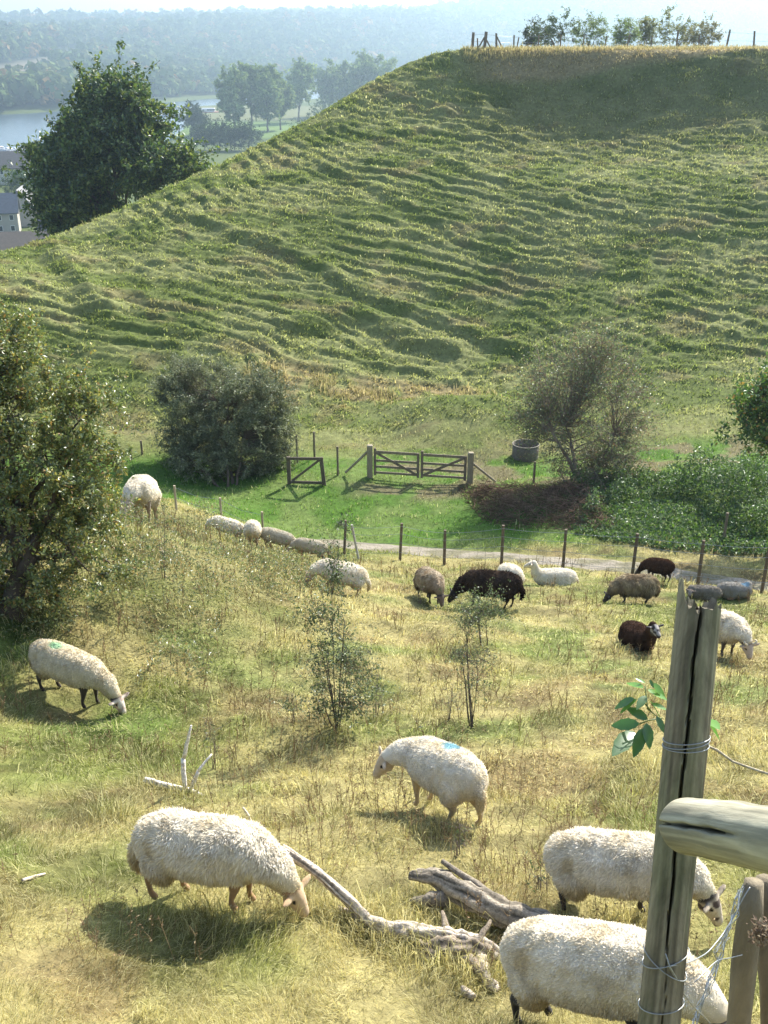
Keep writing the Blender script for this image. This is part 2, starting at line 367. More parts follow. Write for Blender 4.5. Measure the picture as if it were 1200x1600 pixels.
def H(x, y):
    x = np.atleast_1d(np.asarray(x, float)); y = np.atleast_1d(np.asarray(y, float))
    z = base_h(x, y)
    near = (np.abs(x) < 120) & (y < 130) & (y > -20)
    xn, yn, zn = x[near], y[near], z[near]
    sdu = poly_sd(xn, yn, UP)
    hill = ss(39, 44, yn - .05 * xn) * ss(5, 0, sdu) * (1 - ss(69.0, 70, yn) * (xn > 6))
    # sheep terraces following the contours
    w = fbm(xn / 9, yn / 9, seed=21) - .5; w2 = fbm(xn / 2.2, yn / 2.2, seed=24, o=3) - .5
    def terr(per, wa, wb, riser):
        ph = (zn + .19 * xn - .0034 * np.clip(xn - 2, 0, 22) ** 2 + wa * w + wb * w2) / per; f = ph - np.floor(ph)
        return (ss(.5 - riser / 2, .5 + riser / 2, f) - f) * per
    amp = ss(.36, .60, fbm(xn / 5 + 30, yn / 3, seed=31, o=3))
    amp2 = ss(.35, .6, fbm(xn / 3 + 60, yn / 2, seed=37, o=3))
    dz = terr(.40, 1.3, .55, .5) * (.13 + .60 * amp) + terr(.19, .9, .32, .5) * (.3 + .8 * amp2) * .9
    tuft = (fbm(xn / .62, yn / .27, seed=41, o=3) - .5) * .22 + (vn(xn / 1.6, yn / .6, seed=44) - .5) * .10
    up_ = ss(64, 66.5, yn + .12 * (xn - 10)) * ss(4, 9, xn)
    zn = zn + hill * (dz * (1 - .65 * up_) + tuft * (1 - .3 * up_))
    for LP_, hh_, ww_ in LEDGES:
        dl = np.full(xn.shape, 1e9); 
        for (x0, y0), (x1, y1) in zip(LP_[:-1], LP_[1:]):
            ex, ey = x1 - x0, y1 - y0; ll = math.hypot(ex, ey); t = ((xn - x0) * ex + (yn - y0) * ey) / ll ** 2
            dd_ = ((yn - y0) * ex - (xn - x0) * ey) / ll + .35 * (fbm(xn / 1.5, yn / 1.5, seed=46) - .5)
            ok = (t > -.02) & (t < 1.02); dl = np.where(ok & (np.abs(dd_) < np.abs(dl)), dd_, dl)
        zn = zn + hill * hh_ * np.where(np.abs(dl) < 50, np.exp(-((dl - .25 * ww_) / ww_) ** 2) - .8 * np.exp(-((dl + .9 * ww_) / ww_) ** 2), 0)
    # two long ledges crossing the face, where the flock walks
    # pasture lumps
    pas = ss(27, 25, yn) + .5 * ss(26, 29, yn) * ss(42, 39, yn)
    zn = zn + pas * ((fbm(xn / 1.3, yn / 1.1, seed=51, o=4) - .5) * .36 + (fbm(xn / .33, yn / .33, seed=55, o=2) - .5) * .07) * ss(0, 4, yn)
    # rough brow and clods below the rim
    brow = ss(62, 65, yn) * ss(71, 69, yn) * (xn > 0)
    zn = zn + brow * (fbm(xn / 1.2, yn / .8, seed=57) - .5) * .5
    td = track_d(xn, yn); zn = zn - .05 * ss(1.1, .7, td)
    z[near] = zn
    return z
_hc = {}
def h1(x, y): return float(H(x, y)[0])
_YS = np.concatenate([np.arange(2, 60, .06), np.arange(60, 140, .25), np.arange(140, 3000, 4)])
def G(px, py, smooth=False, yr=None):
    """where the line of sight through a pixel of the photograph meets the ground"""
    d = ray(px, py); Y = _YS if yr is None else np.arange(yr[0], yr[1], .02)
    X = d[0] / d[1] * Y; Z = d[2] / d[1] * Y
    g = H(X, Y); i = np.argmax(g > Z)
    return np.array([X[i], Y[i], g[i]])

def lincomb(c1, c2, t): return np.asarray(c1)[None] * (1 - t[:, None]) + np.asarray(c2)[None] * t[:, None]
BR = [PY(*c) for c in [(725,762,33),(800,752,33),(880,750,32),(935,770,31),(950,835,27.5),(850,825,28.5),(760,795,30)]]
BRUSH = [(p[0], p[1]) for p in BR]
BG_ = [PY(*c) for c in [(880,752,32),(960,735,32.5),(1080,745,31.5),(1200,750,31),(1330,760,30.5),(1330,885,24.6),(1200,882,24.8),(1050,875,25.6),(960,865,26.6),(905,842,27.6)]]
BRAM = [(p[0], p[1]) for p in BG_]
def gcol(x, y):
    """colour of the turf at a place, with painted shade below the rim"""
    n = len(x)
    a = .6 * fbm(x / 2.6, y / 2.2, seed=61, o=4) + .4 * fbm(x / .8, y / .8, seed=62, o=3); b = fbm(x / .7, y / .7, seed=66, o=3)
    straw = np.array([.46, .405, .18]); olive = np.array([.235, .265, .08]); green = np.array([.145, .235, .055]); brown = np.array([.30, .215, .11])
    t = ss(.36, .60, a + .25 * (b - .5) - .20 * ss(-.9, -2.6, x) * ss(12, 9, y) * ss(4.4, 5.8, y) + .09 * ss(3, 1, np.abs(y - 11) - 2 + 0 * x) + .03)
    c = lincomb(olive, straw, t)
    t2 = .65 * ss(.58, .76, fbm(x / 1.6 + 40, y / 1.6, seed=70) + .05 * ss(-1, -3, x) * ss(12, 8, y)); c = c * (1 - t2[:, None]) + green * t2[:, None]
    t3 = ss(.58, .75, fbm(x / .9 + 80, y / .9, seed=74)); c = c * (1 - .6 * t3[:, None]) + brown * .6 * t3[:, None]
    t4 = ss(.55, .68, fbm(x / .38 + 11, y / .38, seed=76, o=2)); c = c * (1 - .38 * t4[:, None])
    # left bank: rough olive herbage
    lb = ss(11, 14, y) * ss(0, -2.5, x + (y - 14) * .05) * ss(27, 25, y); c = c * (1 - .6 * lb[:, None]) + np.array([.20, .20, .075]) * .6 * lb[:, None]
    # lush verge round the gates
    vg = ss(27.4, 28.6, y + .22 * x) * ss(38.5, 35.5, y); lush = lincomb([.12, .24, .04], [.20, .29, .08], ss(.4, .65, fbm(x / 1.4, y / 1.4, seed=77)))
    c = c * (1 - vg[:, None]) + lush * vg[:, None]
    mud = vg * ss(.5, .62, fbm(x / 1.1 + 5, y / .7, seed=79)) * ss(31.6, 32.4, y) * ss(-2, 0, x) * .75
    c = c * (1 - mud[:, None]) + np.array([.27, .21, .14]) * mud[:, None]
    # the hill
    hl = ss(35.5, 38.5, y)
    hc = lincomb([.20, .25, .075], [.34, .365, .145], ss(.35, .62, fbm(x / 3, y / 1.6, seed=81)))
    k = ss(.60, .72, fbm(x / 2.0 + 9, y / 1.2, seed=83)); hc = hc * (1 - .5 * k[:, None]) + np.array([.33, .27, .14]) * .5 * k[:, None]
    dry = ss(44.5, 43, y) * ss(40.2, 41, y) * ss(-7, -5, x) * ss(6, 3, x) * ss(.4, .6, fbm(x / 1.5 + 3, y, seed=85)); hc = hc * (1 - .75 * dry[:, None]) + np.array([.40, .31, .16]) * .75 * dry[:, None]
    rim = ss(60, 66, y) * ss(3, 8, x); hc = hc * (1 - .45 * rim[:, None]) + np.array([.15, .15, .065]) * .45 * rim[:, None]  # brownish-green darkening painted in for the shade on the steep face below the rim
    tb = ss(69, 69.7, y) * ss(75, 72, y) * ss(4, 8, x); hc = hc * (1 - tb[:, None]) + np.array([.40, .33, .17]) * tb[:, None]
    c = c * (1 - hl[:, None]) + hc * hl[:, None]
    # far country
    f = ss(110, 160, y); db = -poly_sd(x, y, FARBANK)
    fc = lincomb([.10, .15, .045], [.16, .21, .06], ss(.45, .55, fbm(x / 150, y / 150, seed=90)))
    wood = ss(40, 60, db); fc = fc * (1 - wood[:, None]) + np.array([.045, .065, .03]) * wood[:, None]
    for poly, cc in FIELDS:
        m = ss(6, -6, poly_sd(x, y, poly)); fc = fc * (1 - m[:, None]) + np.array(cc) * m[:, None]
    c = c * (1 - f[:, None]) + fc * f[:, None]
    return c
def _far(px, py):      # a spot on the far hillside
    d = ray(px, py); Y = np.arange(400, 4500, 5.); X = d[0] / d[1] * Y; Z = d[2] / d[1] * Y
    g = farland(X, Y); m = g > Z
    i = np.argmax(m) if m.any() else -1
    return (X[i], Y[i])
FIELDS = [([_far(*p) for p in [(-60,120),(60,96),(110,84),(165,66),(160,78),(110,96),(30,118),(-60,135)]], (.36, .30, .21)),
          ([_far(*p) for p in [(-60,140),(0,128),(70,116),(90,122),(30,138),(-60,152)]], (.20, .33, .07)),
          ([(-150, 600), (-60, 600), (-40, 740), (-150, 740)], (.20, .32, .07)), ([(-170, 760), (0, 760), (20, 950), (-170, 940)], (.24, .26, .11))]

def axis(parts):
    return np.unique(np.round(np.concatenate(parts), 4))
def geo(a, b, s0, r):
    o = [a]; s = s0
    while abs(o[-1] - a) < abs(b - a): o.append(o[-1] + math.copysign(s, b - a)); s *= r
    return np.array(o)
gx = axis([np.arange(-26, 34, .15), np.clip(geo(-26, -5200, .3, 1.06), -5200, 0), np.clip(geo(34, 5200, .3, 1.06), 0, 5200)])
gy = axis([np.arange(2, 12, .1), np.arange(12, 38, .14), np.arange(38, 73, .095), np.clip(geo(73, 6000, .2, 1.035), 0, 6000), np.clip(geo(2, -400, .2, 1.12), -400, 3)])
X, Y = np.meshgrid(gx, gy); xf, yf = X.ravel(), Y.ravel()
Z = H(xf, yf)
nxg, nyg = len(gx), len(gy)
idx = np.arange(nxg * nyg).reshape(nyg, nxg)
Q = np.stack([idx[:-1, :-1], idx[:-1, 1:], idx[1:, 1:], idx[1:, :-1]], -1).reshape(-1, 4)
gb = Buf(); gb.add(np.stack([xf, yf, Z], 1), Q, None, gcol(xf, yf) * .52)
tag(gb.build('ground', M_GROUND, smooth=True), kind='structure')
wb = Buf(); wb.add([(-1500, 350, -45), (1500, 350, -45), (1500, 2600, -45), (-1500, 2600, -45)], [(0, 1, 2, 3)])
tag(wb.build('river', M_WATER), kind='structure')
# stony track between the pasture and the gates
tb_ = Buf(); P_ = np.array(TRACK); seg = np.linalg.norm(np.diff(P_, axis=0), axis=1); s_ = np.concatenate([[0], np.cumsum(seg)])
q_ = np.arange(0, s_[-1], .15); cx_ = np.interp(q_, s_, P_[:, 0]); cy_ = np.interp(q_, s_, P_[:, 1])
tx_ = np.gradient(cx_); ty_ = np.gradient(cy_); l_ = np.hypot(tx_, ty_); nx_, ny_ = -ty_ / l_, tx_ / l_
W_ = np.linspace(-1, 1, 15); wid_ = 0; wid = .45 + .45 * fbm(q_ / 1.3, q_ * 0, seed=99)
vx = cx_[:, None] + nx_[:, None] * W_[None] * wid[:, None]; vy = cy_[:, None] + ny_[:, None] * W_[None] * wid[:, None]
vz = H(vx.ravel(), vy.ravel()).reshape(vx.shape) + .035 - .06 * np.abs(W_[None]) ** 4
ii = np.arange(vx.size).reshape(vx.shape); Q = np.stack([ii[:-1, :-1], ii[:-1, 1:], ii[1:, 1:], ii[1:, :-1]], -1).reshape(-1, 4)
pc = lincomb([.24, .215, .175], [.15, .14, .09], ss(.4, .65, fbm(vx.ravel() / .5, vy.ravel() / .5, seed=101)))
tb_.add(np.stack([vx.ravel(), vy.ravel(), vz.ravel()], 1), Q, None, pc)
tag(tb_.build('path', M_PATH, smooth=True), kind='structure')
QT = 1.0
QG = 1.0

# ------------------------------------------------------------------ grass (nobody could count it)
def in_view(x, y, m=1.6, k=.50):
    return np.abs(x) < k * y + m
def slope_h(x, y):
    return H(x, y)
def blades(name, x, y, hgt, wid, lean, cols, mat, kind='stuff', label=None, cat=None, dirang=None, bend=.5):
    n = len(x); z = H(x, y) - .012
    a = rng.uniform(0, 2 * math.pi, n) if dirang is None else dirang
    ln = lean
    dx, dy, dz = np.cos(a) * np.sin(ln), np.sin(a) * np.sin(ln), np.cos(ln)
    fa = rng.uniform(0, 2 * math.pi, n); sx, sy = np.cos(fa) * wid / 2, np.sin(fa) * wid / 2
    mid = np.stack([x + dx * hgt * .55 * .8, y + dy * hgt * .55 * .8, z + dz * hgt * .55 + .1 * hgt], 1)
    tip = np.stack([x + dx * hgt * (1 + bend * .2), y + dy * hgt * (1 + bend * .2), z + dz * hgt * (1 - bend * .35)], 1)
    b = np.stack([x, y, z], 1); s = np.stack([sx, sy, 0 * sx], 1)
    V = np.stack([b - s, b + s, mid + s * .8, mid - s * .8, tip], 1).reshape(-1, 3)
    k = np.arange(n)[:, None] * 5
    Q = k + np.array([[0, 1, 2, 3]]); T = k + np.array([[3, 2, 4]])
    bf = Buf(); bf.add(V, Q, T, np.repeat(cols, 5, axis=0))
    o = bf.build(name, mat); 
    if kind: tag(o, label, cat, kind=kind)
    return o
def scatter(n, ylo, yhi, k=.50, m=1.6, power=1.0):
    """points with density falling off away from the lookout"""
    u = rng.uniform(0, 1, n); 
    if power == 1.0: y = ylo * (yhi / ylo) ** u
    else: y = (ylo ** (1 - power) + u * (yhi ** (1 - power) - ylo ** (1 - power))) ** (1 / (1 - power)) if power != 1 else 0
    x = rng.uniform(-1, 1, n) * (k * y + m)
    return x, y
def bladecol(x, y, n, straw=.35):
    c = gcol(x, y)
    r = rng.uniform(0, 1, (n, 1)); pale = np.array([.62, .585, .34]); dk = np.array([.17, .20, .06])
    c = np.where(r < straw, c * .35 + pale * .65, np.where(r > .82, c * .5 + dk * .5, c))
    return c * rng.uniform(.5, 1.38, (n, 1))
# pasture
n = int(430000 * QG)
x, y = scatter(n, 3.3, 27.5)
keep = (track_d(x, y) > .45 + .5 * fbm(x / .6, y / .6, seed=110))
# clumping: keep more where the sward is tussocky
cl = fbm(x / .45, y / .45, seed=111, o=2); keep &= rng.uniform(0, 1, n) < ss(.22, .5, cl) * .8 + .2
x, y = x[keep], y[keep]; n = len(x); cl = cl[keep]
dist = np.hypot(y, .75 * y)
th = 2 * math.pi * fbm(x / .8, y / .8, seed=117, o=2) * 2.2 + rng.normal(0, .7, n)
tus = ss(.55, .72, fbm(x / .5 + 7, y / .5, seed=119, o=3))
hg = (rng.gamma(4, .014, n) + .022) * (1 + .9 * tus); wd = .0042 * np.clip(dist / 6.5, .8, 3.2) * rng.uniform(.7, 1.3, n)
blades('grass', x, y, hg, wd, np.clip(rng.normal(1.0, .35, n) - .25 * tus, .05, 1.4), bladecol(x, y, n, .42), M_GRASS, label='dry yellow-green pasture grass the sheep are grazing', cat='grass', dirang=th)
# verge and lower bank
n = int(60000 * QG); x = rng.uniform(-22, 20, n); y = rng.uniform(26, 39.5, n)
keep = (track_d(x, y) > .75) & in_view(x, y, 3) & (poly_sd(x, y, BRUSH) > -.2); x, y = x[keep], y[keep]
keep = rng.uniform(0, 1, len(x)) < .25 + .75 * ss(.35, .6, fbm(x / .5, y / .5, seed=121, o=2)); x, y = x[keep], y[keep]; n = len(x)
blades('grass', x, y, rng.gamma(4, .025, n) + .03, rng.uniform(.014, .03, n), np.clip(rng.normal(.6, .3, n), 0, 1.3), bladecol(x, y, n, .12), M_GRASS, label='lush bright green grass on the verge around the gates', cat='grass')
# hill turf: tufts combed downhill
n = int(330000 * QG); x = rng.uniform(-34, 40, n); y = rng.uniform(38.5, 73, n)
keep = in_view(x, y, 3, .44) & (poly_sd(x, y, UP) < 1.5); x, y = x[keep], y[keep]
keep = rng.uniform(0, 1, len(x)) < .2 + .8 * ss(.38, .6, fbm(x / .7, y / .35, seed=123, o=2)); x, y = x[keep], y[keep]; n = len(x)
blades('hill_grass', x, y, rng.gamma(4, .028, n) + .04, rng.uniform(.025, .06, n), np.clip(rng.normal(.8, .3, n), 0, 1.35), bladecol(x, y, n, .06), M_HILLGRASS, label='short terraced turf on the steep hillside behind the gates', cat='grass', dirang=rng.normal(-math.pi / 2, 1.0, n))
# dry tall grass along the rim of the plateau and at the hill foot
n = int(16000 * QG); x = rng.uniform(5, 42, n); y = np.abs(rng.normal(0, 1.8, n)) + 70.6
n2 = int(3500 * QG); x2 = rng.uniform(-6, 5, n2); y2 = rng.normal(42.2, .6, n2) - .10 * x2
kk = fbm(x2 / .9, y2 / .9, seed=127, o=2) > .52; x2, y2 = x2[kk], y2[kk]
x = np.concatenate([x, x2]); y = np.concatenate([y, y2]); n = len(x)
cc = np.where(rng.uniform(0, 1, (n, 1)) < .6, [[.46, .40, .22]], [[.30, .28, .12]]) * rng.uniform(.6, 1.2, (n, 1))
blades('dry_grass', x, y, rng.gamma(4, .06, n) * .8 + .05, rng.uniform(.02, .04, n), np.abs(rng.normal(.35, .25, n)), cc, M_GRASS, label='tall straw-coloured grass along the hilltop rim and the hill foot', cat='dry grass')

# longer grass grown up round the fallen timber, the stumps and the post
n = int(9000 * QG); cs = np.array([G(*p)[:2] for p in [(480,1425),(560,1440),(600,1465),(640,1490),(690,1505),(740,1515),(770,1535),(640,1420),(700,1440),(760,1462),(820,1480),(880,1495),(300,1245),(240,1232),(330,1440),(1110,1540),(1150,1580),(980,1460),(700,1310)]])
k = rng.integers(0, len(cs), n); x = cs[k, 0] + rng.normal(0, .16, n); y = cs[k, 1] + rng.normal(0, .09, n)
blades('grass', x, y, rng.gamma(5, .024, n) + .03, rng.uniform(.003, .006, n), np.clip(rng.normal(.6, .35, n), 0, 1.3), bladecol(x, y, n, .5), M_GRASS, label='longer uncropped grass growing up around the fallen timber', cat='grass')

# ------------------------------------------------------------------ sheep
def remesh(spheres, chains, ells, voxel, smooth=4):
    """one continuous surface from spheres, tapered limbs and ellipsoids"""
    bm = bmesh.new()
    def sph(c, r, s=(1, 1, 1), M=None):
        m = Matrix.Translation(Vector(c)) @ (M or Matrix.Identity(4)) @ Matrix.Diagonal((r * s[0], r * s[1], r * s[2], 1))
        bmesh.ops.create_icosphere(bm, subdivisions=2, radius=1, matrix=m)
    for c, r, s in spheres: sph(c, r, s)
    for ch in chains:
        for (a, ra), (b, rb) in zip(ch[:-1], ch[1:]):
            a = Vector(a); b = Vector(b); k = max(2, int((b - a).length / max(.35 * min(ra, rb), .006)))
            for i in range(k + 1):
                t = i / k; sph(a.lerp(b, t), ra + (rb - ra) * t)
    for c, r, M in ells: sph(c, 1, r, M)
    me = bpy.data.meshes.new('t'); bm.to_mesh(me); bm.free()
    o = bpy.data.objects.new('t', me); COL.objects.link(o)
    m = o.modifiers.new('r', 'REMESH'); m.mode = 'VOXEL'; m.voxel_size = voxel; m.use_smooth_shade = True
    m2 = o.modifiers.new('s', 'SMOOTH'); m2.factor = .5; m2.iterations = smooth
    dg = bpy.context.evaluated_depsgraph_get(); e = o.evaluated_get(dg); em = e.to_mesh()
    V = np.empty(len(em.vertices) * 3, np.float32); em.vertices.foreach_get('co', V); V = V.reshape(-1, 3).astype(float)
    N = np.empty(len(em.vertices) * 3, np.float32); em.vertices.foreach_get('normal', N); N = N.reshape(-1, 3).astype(float)
    Fq = [list(p.vertices) for p in em.polygons]
    Q = np.array([f for f in Fq if len(f) == 4], np.int64).reshape(-1, 4); T = np.array([f for f in Fq if len(f) == 3], np.int64).reshape(-1, 3)
    e.to_mesh_clear(); bpy.data.objects.remove(o); bpy.data.meshes.remove(me)
    return V, N, Q, T
def surf_pts(V, N, Q, n):
    tri = np.concatenate([Q[:, [0, 1, 2]], Q[:, [0, 2, 3]]])
    a = np.linalg.norm(np.cross(V[tri[:, 1]] - V[tri[:, 0]], V[tri[:, 2]] - V[tri[:, 0]]), axis=1)
    i = rng.choice(len(tri), n, p=a / a.sum()); r = rng.uniform(0, 1, (n, 2)); f = r.sum(1) > 1; r[f] = 1 - r[f]
    t = tri[i]; P = V[t[:, 0]] + (V[t[:, 1]] - V[t[:, 0]]) * r[:, :1] + (V[t[:, 2]] - V[t[:, 0]]) * r[:, 1:]
    return P, N[t[:, 0]]

def sheep(px, py, head, label, scale=1.0, wool=(.66, .60, .47), face=(.45, .36, .26), leg=(.20, .13, .09), pose='graze', turn=0.0, neck_yaw=0.0,
          mark=None, long=.0, near=1.0, stride=(0, 0, 0, 0), blotch=None, horn=False, tail=True, dirt=(.42, .34, .20), base=None, headlift=0.0, shag_col=None, group='sheep grazing and resting in the pasture', zoff=0.0):
    loc = np.array(base) if base is not None else G(px, py)
    hd = math.radians(head); fx = np.array([math.cos(hd), math.sin(hd)]); ly = np.array([-fx[1], fx[0]]); s = scale
    def gz(lx, l_y): p = loc[:2] + fx * lx * s + ly * l_y * s; return (h1s(p[0], p[1]) - loc[2]) / s
    def h1s(a, b): return float(base_h(np.array([a]), np.array([b]))[0]) + z0
    z0 = 0.0; z0 = loc[2] - float(base_h(np.array([loc[0]]), np.array([loc[1]]))[0])
    zf = np.mean([gz(.32, .1), gz(.32, -.1)]); zb = np.mean([gz(-.36, .1), gz(-.36, -.1)])
    pit = (zf - zb) / .68
    def B(x, y, z): return (x, y, z + pit * x + (zf + zb) / 2)
    voxel = .013 if near > .7 else (.017 if near > .3 else .022)
    sp = []; ch = []; el = []; fsp = []; fch = []
    lie = pose == 'lie'
    dz = -.33 if lie else 0
    tor = [(-.40, .59, .18), (-.27, .585, .225), (-.08, .57, .245), (.12, .565, .245), (.27, .57, .225), (.38, .59, .18)]
    for x, z, r in tor:
        sp.append((B(x, 0, z + dz), r * .93, (1, .84, .98)))
        fsp.append((B(x, 0, z + dz), r + .028, (1, .90 if not lie else 1.0, 1.0)))
    for k in range(len(tor) - 1):
        a, b = tor[k], tor[k + 1]; m_ = ((a[0] + b[0]) / 2, (a[1] + b[1]) / 2, (a[2] + b[2]) / 2)
        fsp.append((B(m_[0], 0, m_[1] + dz), m_[2] + .03, (1, .90 if not lie else 1.0, 1.0)))
    cy, sy_ = math.cos(math.radians(neck_yaw)), math.sin(math.radians(neck_yaw))
    n0 = B(.36, 0, .62 + dz)
    if pose == 'graze':
        gh = gz(.75 * cy, .75 * sy_)
        hb_z = gh + .27 + headlift
        hb_ = (.38 + .36 * cy, .36 * sy_, hb_z); hdir = Vector((cy * .50, sy_ * .50, -.80))
        nm = (.38 + .20 * cy, .18 * sy_, (n0[2] + hb_z) / 2 + .05)
    elif lie:
        hb_ = (.38 + .26 * cy, .26 * sy_, n0[2] + .26 + headlift); hdir = Vector((cy * .92, sy_ * .92, -.38)); nm = (.38 + .14 * cy, .12 * sy_, n0[2] + .12)
    else:
        hb_ = (.38 + .30 * cy, .30 * sy_, n0[2] + .22 + headlift); hdir = Vector((cy * .85, sy_ * .85, -.4)); nm = (.38 + .16 * cy, .14 * sy_, n0[2] + .10)
    tr = math.radians(turn); hdir = Vector((hdir.x * math.cos(tr) - hdir.y * math.sin(tr), hdir.x * math.sin(tr) + hdir.y * math.cos(tr), hdir.z)).normalized()
    hb_ = Vector(hb_); ch.append([(n0, .155), (nm, .115), (tuple(hb_), .082)])
    fch.append([(n0, .19), (nm, .145), (tuple(hb_ - hdir * .045), .088)])
    upv_ = hdir.cross(Vector((0, 0, 1))).normalized().cross(hdir).normalized()
    ch.append([(tuple(hb_), .088), (tuple(hb_ + hdir * .07), .080), (tuple(hb_ + hdir * .14), .060), (tuple(hb_ + hdir * .19), .049), (tuple(hb_ + hdir * .205 - upv_ * .012), .046)])
    side = hdir.cross(Vector((0, 0, 1))).normalized(); upv = side.cross(hdir).normalized()
    for q in (-1, 1):        # ears, cheek, nostril bulge
        e0 = hb_ + side * q * .065 + upv * .04 + hdir * .015; ed = (side * q * .95 + upv * .12 - hdir * .10).normalized()
        Mx = Matrix((( ed.x, hdir.x, upv.x, 0), (ed.y, hdir.y, upv.y, 0), (ed.z, hdir.z, upv.z, 0), (0, 0, 0, 1)))
        el.append((tuple(e0 + ed * .06), (.085, .034, .0145), Mx))
        sp.append((tuple(hb_ + hdir * .06 + side * q * .035), .045, (1, 1, 1)))
        sp.append((tuple(hb_ + hdir * .05 - upv * .045 + side * q * .02), .062, (1, 1, 1))); sp.append((tuple(hb_ + hdir * .12 - upv * .03), .055, (1, 1, 1)))
        sp.append((tuple(hb_ + hdir * .045 + side * q * .052 + upv * .035), .020, (1, 1, 1)))
    feet = []
    if not lie:
        for i, (x, y) in enumerate([(.29, .105), (.29, -.105), (-.36, .11), (-.36, -.11)]):
            st = stride[i]; g = gz(x + st, y) + .012; zt = B(x, y, 0)[2]
            if i < 2:
                ch.append([(B(x, y * .9, .46), .095), (B(x + .01 + st * .3, y, .33), .055), ((x + .015 + st * .7, y, g + .215 + (zt - g) * .3), .036), ((x + st, y, g + .10), .0235), ((x + .005 + st, y, g + .055), .027), ((x + .03 + st, y, g + .02), .030)])
            else:
                ch.append([(B(x + .02, y * .85, .48), .135), (B(x + .06 + st * .3, y, .35), .085), ((x - .055 + st * .75, y, g + .225), .036), ((x - .03 + st, y, g + .10), .0235), ((x - .02 + st, y, g + .055), .027), ((x + .01 + st, y, g + .02), .030)])
                fch.append([(B(x + .02, y * .85, .50), .16), (B(x + .05 + st * .3, y * .95, .37), .105)])
            feet.append(g)
    else:
        for q in (-1, 1):
            ch.append([(B(.30, .10 * q, .20), .08), (B(.46, .13 * q, .07), .045), (B(.34, .15 * q, .035), .03), (B(.27, .15 * q, .03), .03)])
            ch.append([(B(-.28, .14 * q, .20), .12), (B(-.12, .22 * q, .09), .07), (B(-.30, .26 * q, .04), .035), (B(-.14, .27 * q, .03), .028)])
        fch.append([(B(-.30, -.10, .17), .17), (B(-.12, -.15, .13), .14)]); fch.append([(B(-.30, .10, .17), .17), (B(-.12, .15, .13), .14)])
    if tail:
        tp = [(B(-.55, 0, .58 + dz), .055), (B(-.625, 0, .45 + dz * .8), .048), (B(-.62, 0, .32 + dz * .4), .040), (B(-.60, 0, .24), .024)] if not lie else [(B(-.55, 0, .28), .05), (B(-.64, 0, .14), .04), (B(-.65, 0, .06), .03)]
        ch.append([(p, r * .6) for p, r in tp]); fch.append(tp)
    R = Matrix.Translation(Vector((loc[0], loc[1], loc[2] + zoff))) @ Matrix.Rotation(hd, 4, 'Z') @ Matrix.Diagonal((s, s, s, 1))
    root = thing('sheep', (loc[0], loc[1], loc[2] + zoff), label, 'sheep', group)
    root.rotation_euler = (0, 0, hd); root.scale = (s, s, s)
    # ---- skin
    V, N, Q, T = remesh(sp, ch, el, voxel, 3)
    hl = (V - np.array(hb_)) @ np.array(hdir); hr = np.linalg.norm(V - np.array(hb_) - hl[:, None] * np.array(hdir)[None], axis=1)
    wface = ss(-.03, .02, hl) * ss(.26, .2, hr) * (hl < .35)
    C = np.tile(np.array(leg, float), (len(V), 1)); C = C * (1 - wface[:, None]) + np.array(face) * wface[:, None]
    if blotch is not None:
        bl = ss(.50, .56, vn(V[:, 0] * 17, V[:, 1] * 17, V[:, 2] * 17, seed=5)) * wface; C = C * (1 - bl[:, None]) + np.array(blotch) * bl[:, None]
    nose = ss(.225, .245, hl) * wface; C = C * (1 - nose[:, None] * .7) + np.array([.05, .035, .03]) * nose[:, None] * .7
    for q in (-1, 1):
        eye = np.array(hb_ + hdir * .062 + side * q * .075 + upv * .038); de = np.linalg.norm(V - eye, axis=1); C[de < .021] = (.012, .01, .01)
    body = Buf(); body.add(V, Q, T, C); ob = body.mesh('body', M_SKIN, True); o = bpy.data.objects.new('body', ob); COL.objects.link(o); o.parent = root
    # ---- fleece
    V, N, Q, T = remesh(fsp, fch, [], voxel, 6)
    f1 = fbm(V[:, 0] * 9, V[:, 1] * 9, V[:, 2] * 5, o=3, seed=3 + int(px)); f2 = vn(V[:, 0] * 34, V[:, 1] * 34, V[:, 2] * 20, seed=7)
    V = V + N * ((f1 - .5) * (.024 + .015 * long) + (f2 - .5) * .006)[:, None]
    wc = np.array(wool, float)
    def woolcol(P, Nn):
        zrel = P[:, 2] - pit * P[:, 0] - (zf + zb) / 2 - dz
        c = np.tile(wc, (len(P), 1)) * (.86 + .28 * fbm(P[:, 0] * 7, P[:, 1] * 7, P[:, 2] * 7, seed=12)[:, None])
        if shag_col is not None:
            k = ss(.42, .6, fbm(P[:, 0] * 6, P[:, 1] * 6, P[:, 2] * 6, seed=15 + int(px))); c = c * (1 - k[:, None]) + np.array(shag_col) * k[:, None]
        d = ss(.56, .33, zrel) * .6 + ss(.52, .7, fbm(P[:, 0] * 11, P[:, 1] * 11, P[:, 2] * 3, seed=18)) * .28 + ss(.60, .74, fbm(P[:, 0] * 5, P[:, 1] * 5, P[:, 2] * 4, seed=19)) * .35
        d = np.clip(d + ss(-.46, -.60, P[:, 0]) * ss(.6, .4, zrel) * .3, 0, 1)
        c = c * (1 - d[:, None]) + np.array(dirt) * (wc.mean() / .57) * d[:, None]
        if mark is not None:
            mx, my, mr, mc = mark; dd = np.hypot((P[:, 0] - mx) / mr, (P[:, 1] - my) / (mr * .8)) + .7 * (fbm(P[:, 0] * 20, P[:, 1] * 20, P[:, 2] * 20, seed=22) - .5)
            k = ss(1.1, .5, dd) * (Nn[:, 2] > .1) * .75; c = c * (1 - k[:, None]) + np.array(mc) * k[:, None]
        return c
    fl = Buf(); fl.add(V, Q, T, woolcol(V, N) * .92)
    n = int(36000 * near * QG ** .5) + 1500
    P, NN = surf_pts(V, N, Q, n)
